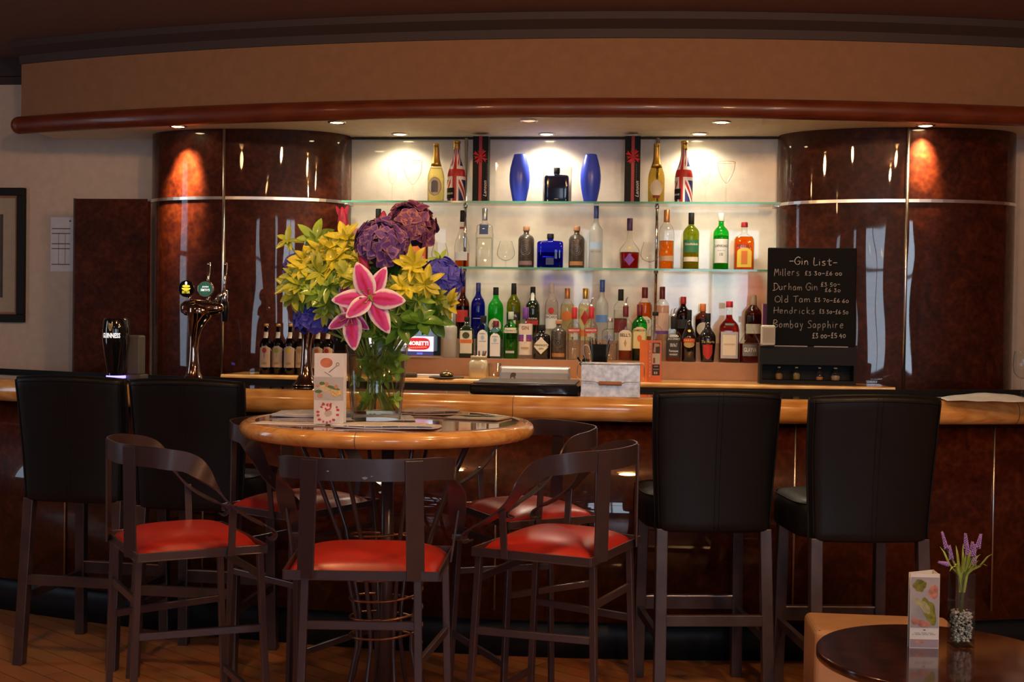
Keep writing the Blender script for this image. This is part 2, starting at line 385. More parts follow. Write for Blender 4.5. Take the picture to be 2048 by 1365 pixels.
mb.box(XL-.08, XL+.02, a, a+t, Z0, Z1).box(XL-.08, XL+.02, b-t, b, Z0, Z1).box(XL-.08, XL+.02, a+t, b-t, Z0, Z0+t).box(XL-.08, XL+.02, a+t, b-t, Z1-t, Z1).box(XL-.065, XL+.005, a+t, b-t, 1.9, 1.94)
w = struct('window_5', mb, MATS['white_window_paint']); obj('window_pane', MB().box(XL-.032, XL-.028, a+t, b-t, Z0+t, Z1-t), PANE, w)
mb = MB().box(XL, -3.36, YB-.05, YB, CEIL-.10, CEIL).box(XL, -3.36, YB-.025, YB, CEIL-.14, CEIL-.10)
struct('trim_1', mb, CORN)

# curved bulkhead over the bar: plan arc about (BX, BY)
BX, BR = -.42, 9.05; BYC = 5.68+BR
def arc(x, r=BR, yc=BYC, bx=BX): return yc-math.sqrt(r*r-(x-bx)**2)
XS = [-3.30+i*(3.30+2.60)/40 for i in range(41)]
mb = MB()
front = [(x, arc(x)) for x in XS]
top, bot = CEIL, SOFFIT
vs = [(x, y, z) for z in (bot, top) for x, y in front]+[(x, YB, z) for z in (bot, top) for x, y in front]; n = len(XS)
fs = [(i, i+1, n+i+1, n+i) for i in range(n-1)]
mb.add(vs, fs, 0, True)
mb.add(vs, [(0, n, 3*n, 2*n), (n-1, 3*n-1, 4*n-1, 2*n-1)], 0)
mb.add(vs, [(2*n+i+1, 2*n+i, 3*n+i, 3*n+i+1) for i in range(n-1)], 0)
mb.add(vs, [(n+i, n+i+1, 3*n+i+1, 3*n+i) for i in range(n-1)], 0)
mb.add(vs, [(i+1, i, 2*n+i, 2*n+i+1) for i in range(n-1)], 1)
bulk = struct('wall_bulkhead', mb, [BULKM, SOFM])
mb = MB()
def sweep(mb, pts, nrm, sec, mi=0, smooth=True, caps=True):
    """section (out, up) carried along a plan path with its outward normals"""
    m = len(sec); vs = []
    for (x, y), (nx, ny) in zip(pts, nrm): vs += [(x+nx*o, y+ny*o, z) for o, z in sec]
    fs = [(i*m+j, (i+1)*m+j, (i+1)*m+(j+1) % m, i*m+(j+1) % m) for i in range(len(pts)-1) for j in range(m)]
    mb.add(vs, fs, mi, smooth); b = len(mb.v)-len(vs)
    if caps:
        for idx in (range(m-1, -1, -1), range((len(pts)-1)*m, len(pts)*m)):
            mb.f.append([b+i for i in idx]); mb.mi.append(mi); mb.sm.append(False); mb.uv.append([(0, 0)]*m)
    return mb
def arcnorm(x, yc, bx): v = Vector((x-bx, arc(x)-yc)); v.normalize(); return (v.x, v.y)
BN = [arcnorm(x, BYC, BX) for x in XS]
RZ = 2.424; RH = .047
sec = [(RH*.95*math.cos(a)+.0, RZ+RH*math.sin(a)) for a in [2*PI*i/20 for i in range(20)]]
rimp = [(x, y) for x, y in front]; rimn = list(BN)
rimp = [(-3.31, arc(-3.31)), (-3.29, arc(-3.29))]+rimp[1:]; rimn = [arcnorm(-3.31, BYC, BX), arcnorm(-3.29, BYC, BX)]+rimn[1:]
sweep(mb, rimp, rimn, sec)
ex, ey = rimp[0]; q0 = Vector((rimn[0][1], -rimn[0][0], 0)); q0 = q0 if q0.x < 0 else -q0
for k in range(6):                                    # rounded end of the timber
    a0, a1 = k*PI/12, (k+1)*PI/12; rows = []
    for aa in (a0, a1): rows.append([Vector((ex, ey, RZ))+Vector((rimn[0][0]*(o)*math.cos(aa), rimn[0][1]*(o)*math.cos(aa), (z-RZ)*math.cos(aa)))+q0*RH*math.sin(aa) for o, z in sec+[sec[0]]])
    mb.grid(rows, uv=False)
struct('trim_2', mb, RIMW, parent=None)
mb = MB(); sweep(mb, front, BN, [(0, CEIL-.11), (.012, CEIL-.11), (.02, CEIL-.07), (.07, CEIL-.035), (.07, CEIL-.001), (0, CEIL-.001)], smooth=False)
struct('trim_3', mb, CORN)

# curved burl panels either side of the niche
def colpts(x0, x1, y0, depth, n=32):
    cx, hw = (x0+x1)/2, (x1-x0)/2
    return [(cx-hw*math.cos(PI*i/n), y0-depth*math.sin(PI*i/n)**.85) for i in range(n+1)]
def normals(pts):
    out = []
    for i in range(len(pts)):
        a = Vector(pts[max(0, i-1)]); b = Vector(pts[min(len(pts)-1, i+1)]); t = (b-a).normalized(); out.append((t.y, -t.x))
    return out
ZJ = 2.043
def column(name, x0, x1, xm, label):
    t = thing(name, label, 'pillar', ((x0+x1)/2, 6.49, 0), group='curved burl pillars beside the bottle niche'); t['kind'] = 'structure'
    P = [(x-(x0+x1)/2, y-6.49) for x, y in colpts(x0, x1, 6.49, .305)]; Nn = normals(P)
    for nm, za, zb in (('lower_panel', 0, ZJ-.008), ('upper_panel', ZJ+.008, SOFFIT-.001)):
        m2 = MB(); k = len(P)
        m2.add([(x, y, z) for z in (za, zb) for x, y in P], [(i, i+1, k+i+1, k+i) for i in range(k-1)], 0, True)
        m2.add([(x, y, z) for z in (za, zb) for x, y in P]+[(0, .03, za), (0, .03, zb)], [(i, i+1, 2*k) for i in range(k-1)]+[(k+i+1, k+i, 2*k+1) for i in range(k-1)])
        obj(nm, m2, BURL, t)
    sweep(m3 := MB(), P, Nn, [(-.01, ZJ-.008), (.006, ZJ-.008), (.006, ZJ+.008), (-.01, ZJ+.008)], smooth=False)
    obj('chrome_band', m3, SATINCHROME, t, label='thin chrome band round the pillar')
    j = min(range(len(P)), key=lambda i: abs(P[i][0]+(x0+x1)/2-xm)); x, y = P[j]
    obj('chrome_strip', MB().tube([(x, y-.004, .9), (x, y-.004, SOFFIT-.004)], .0085, 8), SATINCHROME, t, label='upright chrome joint strip')
    return t
column('burl_pillar', -2.69, -1.572, -2.21, 'curved burl wood pillar left of the bottle niche, partly behind the flowers')
column('burl_pillar', .732, 1.94, 1.333, 'curved burl wood pillar right of the niche, behind the chalkboard')
# flat return panel left of the left pillar, up to the chrome band
t = thing('burl_side_panel', 'flat dark burl panel behind the stout tap, left of the curved pillar', 'panel', (-2.72, 6.24, 0)); t['kind'] = 'structure'
PXL = atY(146, 560, 6.22).x+2.72
obj('panel', MB().box(PXL+.008, .10, -.02, .02, 0, ZJ-.004), BURLF, t)
obj('panel_edge', MB().box(PXL, PXL+.008, -.022, .022, 0, ZJ-.002), DKWOOD, t)

# niche: gloss back panel, glass shelves, posts, stepped ledge
struct('wall_niche', MB().box(-1.575, .735, 6.50, 6.53, 1.0, SOFFIT-.01), NICHE)
struct('trim_4', MB().box(-1.572, .732, 6.485, 6.50, SOFFIT-.012, SOFFIT-.002), mat('dark_shadow_gap', (.03, .02, .015), .6))
NXL, NXR = -1.565, .725
Z_S1 = atY(1130, 404.7, 6.25).z; Z_S2 = atY(1223, 538.6, 6.25).z
YSH = 6.37
for z, a, b, lab in ((Z_S1, NXL, NXR, 'upper glass shelf holding the champagne bottles and blue vases'),
                     (Z_S2, NXL, NXR, 'lower glass shelf holding the single row of spirit bottles')):
    t = thing('glass_shelf', lab, 'shelf', ((a+b)/2, 6.34, z), group='glass shelves across the niche')
    w = (b-a)/2
    obj('shelf_pane', MB().box(-w, w, -.088, .085, -.0045, .0045), SHELFG, t)
    obj('front_edge', MB().box(-w, w, -.091, -.088, -.005, .005), GEDGE, t, label='green polished front edge')
    for sx in (-w+.012, w-.012): obj('bracket', MB().box(sx-.012, sx+.012, -.03, .085, -.014, -.0045), STEEL, t, bevel=.002)
Z_ST = atY(1300, 684, 6.33).z; Z_FR = atY(1130, 720.5, 6.17).z; Z_BC = atY(880, 757, 5.86).z
for px, lab in ((931, 'left chrome post holding the glass shelves, behind the slim whisky bottle'), (1314, 'right chrome post holding the glass shelves, beside the round cognac glass')):
    x = atY(px, 420, 6.455).x
    t = thing('shelf_post', lab, 'post', (x, 6.455, 0), group='chrome shelf posts in the niche')
    obj('rod', MB().tube([(0, 0, Z_ST), (0, 0, SOFFIT-.012)], .009, 12), CHROME, t)
    for z in (Z_S1, Z_S2): obj('clamp', MB().lathe([(z-.014, .0125), (z-.010, .014), (z+.010, .014), (z+.014, .0125)], 12), CHROME, t)
t = thing('bottle_ledge', 'stepped terracotta ledge carrying two rows of bottles behind the bar', 'ledge', (-.42, 6.33, 0))
xl, xr = NXL+.42, NXR+.42
obj('lower_step', MB().box(xl, xr, -.17, 0, Z_BC-.005, Z_FR), TERRA, t)
obj('upper_step', MB().box(xl, xr, 0, .165, Z_BC-.005, Z_ST), TERRA, t)

# back counter
t = thing('back_counter', 'low oak edged counter behind the bar, carrying syrups, till and chalkboard', 'counter', (-.44, 6.0, 0))
x0, x1 = atY(441, 755, 5.85).x+.44, atY(1791, 775, 5.85).x+.44
obj('worktop', MB().box(x0+.02, x1-.02, -.135, .155, Z_BC-.034, Z_BC), OAK, t)
P = [(x0, -.135), (x1, -.135)]
sec = [(.0, Z_BC)]+[(.016*math.sin(a), Z_BC-.018+.018*math.cos(a)) for a in [PI*i/8 for i in range(1, 8)]]+[(0, Z_BC-.036)]
obj('oak_edge', sweep(MB(), P, [(0, -1)]*2, sec), OAK, t)
obj('carcass', MB().box(x0+.05, x1-.05, -.11, .155, 0, Z_BC-.036), MATTEBLK, t)

# front bar
KX, KR = -.60, 7.15; KYC = 4.905+KR
def karc(x, off=0): return KYC-math.sqrt((KR+off)**2-(x-KX)**2)
KXS = [-3.9+i*(3.9+3.2)/60 for i in range(61)]
def kn(x): v = Vector((x-KX, karc(x)-KYC)); v.normalize(); return (v.x, v.y)
KP = [(x, karc(x)) for x in KXS]; KN = [kn(x) for x in KXS]
ZT, ZB_ = 1.106, 1.003
t = thing('countertop', 'glossy black bar top with a thick rounded honey oak nosing', 'counter top')
zc, hr = (ZT+ZB_)/2, (ZT-ZB_)/2
sec = [(.0-.06, ZT)]+[(-.045+.045*math.sin(a), zc+hr*math.cos(a)) for a in [PI*i/14 for i in range(15)]]+[(-.06, ZB_)]
obj('oak_nosing', sweep(MB(), KP, KN, sec), OAK, t, label='rounded honey oak nosing')
obj('worktop', sweep(MB(), KP, KN, [(-.06, ZT-.001), (-.06, ZT-.05), (-.52, ZT-.05), (-.52, ZT-.001)], smooth=False), BLACKG, t)
obj('rear_lip', sweep(MB(), KP, KN, [(-.52, ZT-.05), (-.535, ZT-.05), (-.535, ZT+.016), (-.52, ZT+.016)], smooth=False), MATTEBLK, t)
for px in (1021, 60, 2010):
    x = atZ(px, 820, zc).x; nx, ny = kn(x); y = karc(x)
    m2 = MB(); m2.tube([(x+nx*(o), y+ny*(o), z) for o, z in [(-.045+.0455*math.sin(a), zc+(hr+.0004)*math.cos(a)) for a in [PI*i/14 for i in range(15)]]], .0011, 6)
    obj('nosing_joint', m2, DKWOOD, t)
t = thing('bar_counter', 'curved dark burl front of the bar with upright metal joint strips', 'bar')
obj('front_panel', sweep(MB(), KP, KN, [(-.075, ZB_-.001), (-.075, .16), (-.11, .16), (-.11, ZB_-.001)], smooth=True), BURLF, t)
obj('plinth', sweep(MB(), KP, KN, [(-.10, .175), (-.10, 0.002), (-.16, .002), (-.16, .175)], smooth=True), PLINTHM, t)
obj('counter_carcass', sweep(MB(), KP, KN, [(-.165, ZB_-.001), (-.165, .002), (-.46, .002), (-.46, ZB_-.001)], smooth=True), MATTEBLK, t)
for px in (993, 1597, 395, 100, 2000):
    q = atZ(px, 900, .9); x = atY(px, 900, karc(q.x)+.07).x; nx, ny = kn(x); y = karc(x)
    obj('joint_strip', MB().tube([(x-nx*.072, y-ny*.072, .20), (x-nx*.072, y-ny*.072, ZB_)], .0055, 8), STEEL, t)

# lamps
def disc_lamp(name, label, x, y, z, r, glow, group):
    t = thing(name, label, 'light', (x, y, z), 0, group)
    obj('trim_ring', MB().lathe([(0, r*1.32), (-.004, r*1.28), (-.007, r*1.05), (-.002, r), (0, r)], 28, cap=(False, False)), CHROME, t)
    obj('bulb', MB().lathe([(-.0012, r*.98), (-.0042, r*.8), (-.0055, .001)], 24, cap=(False, True)), glow, t, label='glowing bulb')
LN = ['downlight in the soffit shining down the left burl pillar', 'downlight in the soffit shining down the right burl pillar',
      'front soffit downlight between the left pillar and the flowers, nearest the timber rim', 'dim downlight at the middle of the timber rim',
      'front soffit downlight near the timber rim above the right-hand champagne bottles', 'rear downlight over the left champagne bottles, close to the niche panel',
      'brightest rear downlight, over the dark square bottle in its box', 'rear downlight over the right champagne flute, close to the niche panel']
for (x, y, e, k), lab in zip(SOFFIT_LAMPS, LN):
    disc_lamp('downlight', lab, x, y, SOFFIT, .036, LAMPDIM if abs(x+.547) < .01 else LAMP, 'downlights in the bar soffit')
for i, (x, y, e) in enumerate(ROOM_LAMPS):
    t = thing('ceiling_lamp', 'round warm ceiling lamp of the lounge in front of the bar', 'light', (x, y, CEIL), 0, 'lounge ceiling lamps')
    obj('ceiling_plate', MB().lathe([(0, .10), (-.015, .10)], 32), STEEL, t); obj('glass_dome', MB().lathe([(-.015, .09), (-.035, .082), (-.052, .05), (-.056, .001)], 28), ROOMLAMP, t)

# ================================================================ wall pieces on the left
p0, p1 = atY(-90, 643, 6.53), atY(50, 376, 6.53)
cx, cz, hw, hh = (p0.x+p1.x)/2, (p0.z+p1.z)/2, (p1.x-p0.x)/2, (p1.z-p0.z)/2
t = thing('picture_frame', 'black framed picture at the left edge of the wall', 'picture', (cx, 6.55, cz))
mb = MB(); fwid = .045
mb.box(-hw, hw, -.03, 0, hh-fwid, hh).box(-hw, hw, -.03, 0, -hh, -hh+fwid).box(-hw, -hw+fwid, -.03, 0, -hh+fwid, hh-fwid).box(hw-fwid, hw, -.03, 0, -hh+fwid, hh-fwid)
obj('frame', mb, MATTEBLK, t, bevel=.003)
a = fwid; b = .012; mb = MB()
mb.box(-hw+a, hw-a, -.02, -.004, hh-a-b, hh-a).box(-hw+a, hw-a, -.02, -.004, -hh+a, -hh+a+b).box(-hw+a, -hw+a+b, -.02, -.004, -hh+a+b, hh-a-b).box(hw-a-b, hw-a, -.02, -.004, -hh+a+b, hh-a-b)
obj('inner_slip', mb, mat('orange_slip', (.36, .14, .04), .4), t, label='thin orange inner slip')
obj('mount', MB().box(-hw+a+b, hw-a-b, -.010, -.004, -hh+a+b, hh-a-b), mat('picture_mount', (.52, .43, .32), .8), t)
obj('print', MB().box(-hw+.16, hw-.135, -.012, -.0105, -hh+.14, hh-.15), mat('dark_print', (.035, .02, .018), .6, noise=.8, nscale=9), t)
obj('glazing', MB().box(-hw+a, hw-a, -.023, -.021, -hh+a, hh-a), PANE, t)
p0, p1 = atY(101, 543, 6.548), atY(150, 435, 6.548)
cx, cz, hw, hh = (p0.x+p1.x)/2, (p0.z+p1.z)/2, (p1.x-p0.x)/2, (p1.z-p0.z)/2
t = thing('wall_notice', 'white printed notice sheet pinned on the wall beside the dark side panel', 'notice', (cx, 6.549, cz))
obj('sheet', MB().box(-hw, hw, -.002, 0, -hh, hh), PAPER, t)
mb = MB()
for f in (.58, .40, .02, -.16, -.74): mb.box(-hw*.9, hw*.62, -.0028, -.002, hh*f-.0025, hh*f+.0025)
for f in (-.35, .2): mb.box(hw*f, hw*f+.002, -.0028, -.002, -hh*.74, hh*.4)
obj('ruled_lines', mb, mat('printed_grey', (.10, .08, .10), .8), t)
obj('pin', MB().sphere((hw*.62, -.004, hh*.86), .005), mat('brown_pin', (.12, .06, .03), .4), t)
# ================================================================ bottles
PROF = {
 'wine':  [(0,.90),(.012,1),(.58,1),(.65,.95),(.71,.76),(.76,.50),(.81,.36),(.93,.33),(1,.33)],
 'spirit':[(0,.92),(.012,1),(.62,1),(.68,.94),(.73,.70),(.77,.42),(.80,.34),(1,.33)],
 'champ': [(0,.88),(.015,.97),(.16,1),(.40,1),(.50,.90),(.60,.66),(.70,.45),(.80,.36),(.94,.33),(1,.33)],
 'stub':  [(0,.95),(.015,1),(.66,1),(.72,.93),(.77,.74),(.80,.48),(.82,.34),(1,.33)],
 'flat':  [(0,.94),(.03,1),(.72,1),(.76,.96),(.785,.80),(.80,.24),(1,.22)],
 'goose': [(0,.95),(.012,1),(.57,.97),(.63,.88),(.68,.58),(.72,.40),(.76,.35),(1,.33)],
 'slim':  [(0,.93),(.012,1),(.36,1),(.46,.86),(.56,.60),(.66,.40),(.74,.31),(1,.27)],
 'square':[(0,.95),(.015,1),(.585,1),(.60,.93),(.66,.93),(.70,.90),(.73,.60),(.755,.32),(1,.30)],
 'cognac':[(0,.88),(.03,.93),(.30,1),(.38,.97),(.44,.78),(.50,.52),(.58,.30),(.72,.23),(1,.23)],
 'flask': [(0,.93),(.02,.99),(.55,1),(.64,.96),(.70,.78),(.745,.40),(.77,.28),(1,.27)],
 'hendr': [(0,.95),(.02,1),(.60,1),(.68,.95),(.74,.72),(.765,.42),(.78,.34),(1,.34)],
 'jager': [(0,.95),(.015,1),(.64,1),(.70,.92),(.76,.60),(.80,.36),(1,.34)],
 'bomb':  [(0,.95),(.015,1),(.62,1),(.70,.90),(.80,.48),(.83,.38),(1,.36)],
 'smir':  [(0,.93),(.012,.98),(.56,1),(.62,.96),(.68,.72),(.72,.42),(.75,.34),(1,.32)],
 'absol': [(0,.95),(.015,1),(.62,1),(.68,.97),(.72,.80),(.745,.46),(.76,.34),(1,.32)],
 'jack':  [(0,.95),(.015,1),(.53,1),(.59,.95),(.64,.76),(.68,.48),(.72,.38),(1,.34)],
 'bail':  [(0,.92),(.012,1),(.42,1),(.50,.93),(.60,.66),(.68,.42),(.74,.32),(1,.30)],
 'tia':   [(0,.76),(.02,.80),(.42,1),(.52,1),(.60,.80),(.68,.46),(.74,.33),(1,.30)],
 'disar': [(0,.95),(.02,1),(.52,1),(.54,.98),(.60,.90),(.66,.66),(.71,.38),(.76,.30),(1,.26)],
 'glay':  [(0,.97),(.02,1),(.40,1),(.48,.86),(.58,.60),(.70,.36),(.78,.24),(1,.20)],
 'syrup': [(0,.94),(.012,1),(.57,1),(.63,.92),(.69,.64),(.74,.40),(.78,.35),(1,.33)],
}
SQ = {'flat': (.42, 7), 'square': (.92, 6), 'flask': (.48, 4), 'jager': (.8, 5), 'bomb': (.8, 5), 'jack': (.95, 5), 'disar': (.8, 6)}
def interp(pr, h):
    for (a, ra), (b, rb) in zip(pr, pr[1:]):
        if h <= b: return ra+(rb-ra)*(h-a)/max(1e-6, b-a)
    return pr[-1][1]
def fine(pr):
    out = [pr[0]]
    for i in range(len(pr)-1):
        (a, ra), (b, rb) = pr[i], pr[i+1]
        if abs(rb-ra) > .06 and b > .3:
            p0 = pr[max(0, i-1)][1]; p3 = pr[min(len(pr)-1, i+2)][1]
            for t in (.33, .67):
                out.append((a+(b-a)*t, .5*((2*ra)+(-p0+rb)*t+(2*p0-5*ra+4*rb-p3)*t*t+(-p0+3*ra-3*rb+p3)*t**3)))
        out.append((b, rb))
    return out
def ink(name, col, rough=.6): return mat('ink_'+name, col, rough)
INK = {'k': ink('black', (.02, .02, .02)), 'w': ink('white', (.75, .75, .72)), 'r': ink('red', (.50, .03, .025)), 'b': ink('blue', (.06, .10, .38)),
       'y': ink('yellow', (.72, .52, .06)), 'o': ink('orange', (.66, .17, .03)), 'g': ink('green', (.03, .16, .07)), 'a': ink('gold', (.45, .30, .10)),
       's': ink('silver', (.45, .45, .46)), 'c': ink('cream', (.74, .66, .52)), 'n': ink('navy', (.02, .03, .10)), 'e': ink('grey', (.18, .18, .18)),
       'p': ink('purple', (.16, .05, .28)), 'l': ink('pale blue', (.35, .48, .65)), 't': ink('tan', (.44, .26, .15)), 'd': ink('dark red', (.18, .012, .015)), 'm': ink('lime', (.30, .36, .05))}
CORK = mat('cork', (.42, .20, .10), .8)
GL = {
 'clear': (CLEAR, None), 'frost': (glass('frosted_glass', (.86, .89, .92), .25, haze=(.74, .76, .76), hz=.62), None),
 'white': (glass('white_frosted_glass', (.9, .9, .88), .3, haze=(.76, .73, .66), hz=.85), None),
 'green': (glass('green_glass', (.16, .62, .10)), None), 'bgreen': (glass('bright_green_glass', (.10, .72, .16)), None), 'olive': (glass('olive_glass', (.46, .52, .08)), None),
 'dgreen': (glass('dark_green_glass', (.10, .20, .06)), None), 'blue': (glass('blue_bottle_glass', (.06, .09, .62)), None),
 'cobalt': (glass('cobalt_glass', (.10, .13, .88)), None), 'pblue': (glass('pale_blue_glass', (.42, .66, .76)), None),
 'brown': (glass('brown_glass', (.42, .16, .04)), None), 'dbrown': (glass('dark_brown_glass', (.16, .06, .03)), None),
 'black': (mat('black_bottle_glass', (.010, .009, .009), .06, coat=.6), None), 'blackgreen': (mat('black_green_glass', (.010, .016, .008), .06, coat=.6), None),
 'stone': (mat('dark_stone_bottle', (.055, .042, .034), .32, coat=.3, noise=.35, nscale=60), None), 'yell': (glass('pale_gold_glass', (.94, .90, .66)), None),
 'gold': (glass('gold_tint_glass', (.72, .58, .22), .1), None), 'jackw': (mat('white_painted_bottle', (.70, .69, .66), .3, coat=.3), None),
}
LQ = {'navy': glass('dark_blue_spirit', (.10, .14, .50), ior=1.2), 'amber': glass('amber_spirit', (.86, .40, .07), ior=1.2), 'whisky': glass('whisky', (.80, .30, .05), ior=1.2), 'red': glass('red_spirit', (.55, .06, .02), ior=1.2), 'dred': glass('dark_red_spirit', (.36, .05, .02), ior=1.2),
      'orange': glass('orange_spirit', (.92, .34, .03), ior=1.2), 'gold': glass('gold_spirit', (.94, .74, .22), ior=1.2), 'clear': glass('clear_spirit', (.97, .97, .95), ior=1.2),
      'pink': glass('pink_spirit', (.92, .70, .60), ior=1.2), 'straw': glass('straw_spirit', (.96, .92, .72), ior=1.2)}
def surf(pr, q, fy, H, Rr, x, h, eps):
    r = interp(pr, h)*Rr; k = min(.985, abs(x)/r)
    ry = r*fy if fy else r
    return -ry*(1-k**q)**(1/q)-eps
def bottle(name, label, px, ytop, Y, z0, wpx, kind, gl, cap=None, lab=(), liq=None, group=None, pourer=False, ybot=None, rz=0, cat='bottle', lean=0):
    p = atY(px, ytop, Y); sc = pxm(p); H = p.z-z0-(.045 if pourer else 0); Rr = wpx/sc/2
    pr = fine(PROF[kind]); fy, q = SQ.get(kind, (1, 2))
    t = thing(name, label, cat, (p.x, Y, z0), rz, group)
    if cap and len(cap) == 3:
        h0 = cap[1]
        while h0 < .93 and interp(pr, h0) > interp(pr, 1)*1.22: h0 += .005
        cap = (cap[0], h0, cap[2])
    hc = cap[1] if cap else 1
    def ring(h, k=1.0):
        r = interp(pr, h)*Rr*k
        if q > 2 and h < .80:
            e = max(0, min(1, (interp(pr, h)-.38)/.3)); fyy = fy*e+(1-e) if interp(pr, h) < .68 else fy
            fyy = min(fyy, 1.0); return (h*H, r, min(r, r*fyy) if interp(pr, h) > .4 else r, 2+(q-2)*e)
        return (h*H, r)
    hs = sorted(set([h for h, _ in pr if h <= hc]+[hc]))
    g, _ = GL[gl]
    obj('body', MB().lathe([ring(h) for h in hs], 28), g, t)
    if liq:
        hl = liq[1]; hh = [h for h in hs if .012 < h < hl]+[hl]
        obj('liquid', MB().lathe([ring(.014, .90)]+[ring(h, .93) for h in hh], 24), LQ[liq[0]], t)
    if cap:
        m, h0, k = cap[0], cap[1], cap[2]; rt = interp(pr, 1)*Rr*k; rc = max(rt, interp(pr, h0)*Rr*1.03)
        if len(cap) > 3:      # foil that follows the neck
            obj('foil', MB().lathe([(h*H, interp(pr, h)*Rr*1.04) for h in [h0+(1-h0)*i/8 for i in range(8)]]+[(H*.955, rt*1.12), (H*.99, rt*1.1), (H, rt*.8)], 20), m, t)
        else:
            obj('cap', MB().lathe([(h0*H, rc*.98), (h0*H+.001, rc), (H-.002, rt), (H, rt*.9)], 20), m, t)
    if pourer:
        mb = MB().lathe([(H-.002, .012), (H+.006, .012), (H+.010, .007), (H+.014, .0055)], 12)
        mb.tube([(0, 0, H+.012), (.001, 0, H+.028), (.005, -.002, H+.040), (.010, -.004, H+.046)], [.0042, .0036, .0032, .003], 8)
        obj('pourer', mb, STEEL, t, label='steel pourer spout')
    for li, L in enumerate(lab):
        ep = .0007+.0004*li; shape, h0, h1, wf, m = L[:5]; texts = L[5] if len(L) > 5 else ()
        mb = MB(); nv = 12 if shape != 'rect' else max(2, int((h1-h0)*12)); rows = []
        for i in range(nv+1):
            u = i/nv; h = h0+(h1-h0)*u; s = 2*u-1
            w = {'rect': 1, 'oval': math.sqrt(max(.004, 1-s*s)), 'diamond': max(.03, 1-abs(s)), 'arch': 1 if u < .78 else math.sqrt(max(.02, 1-((u-.78)/.24)**2)),
                 'shield': 1 if u > .4 else .15+.85*(u/.4)**.6}[shape]
            rmax = interp(pr, h)*Rr; W2 = wf*Rr*w
            W2 = min(W2, rmax*.97)
            rows.append([(x, surf(pr, q, fy, H, Rr, x, h, ep), h*H) for x in [W2*(2*j/10-1) for j in range(11)]])
        lb = obj('label_panel' if shape != 'strip' else 'band', mb.grid(rows, uv=False), m, t)
        for T in texts:
            body, h, w, c = T[:4]; tw = 2*w*Rr; hh = T[4]*H if len(T) > 4 else None
            tm = MB(); v, f, w0, h0_ = text_mesh(body, 1, T[5] if len(T) > 5 else 0, .012)
            sx = tw/w0; sz = hh/h0_ if hh else sx
            tm.add([(x*sx, surf(pr, q, fy, H, Rr, x*sx, h, ep+.0005), h*H+y*sz) for x, y in v], f)
            obj('lettering', tm, INK[c], lb)
    return t
I = INK
SH1, SH2, BKS, FRT = 'bottles on the upper glass shelf', 'bottles on the lower glass shelf', 'back row of bottles on the stepped ledge', 'front row of bottles on the stepped ledge'
z1, z2 = Z_S1+.0047, Z_S2+.0047
Y1 = 6.345; YK = 6.405; YF = 6.235
BLK = MATTEBLK; PURP = mat('purple_foil', (.14, .04, .26), .35); REDC = mat('red_cap', (.48, .02, .03), .35); DKRED = mat('dark_red_cap', (.12, .01, .015), .35)
BLUC = mat('blue_cap', (.03, .06, .28), .3); WHC = mat('white_cap', (.75, .74, .70), .4); COPP = mat('copper_foil', (.52, .22, .08), .35, .6); ORC = mat('orange_cap', (.62, .16, .03), .4)
SILV = mat('silver_foil', (.55, .55, .56), .25, .8); TANC = mat('tan_capsule', (.52, .33, .22), .4); VIOL = mat('dark_violet_cap', (.06, .02, .09), .35)
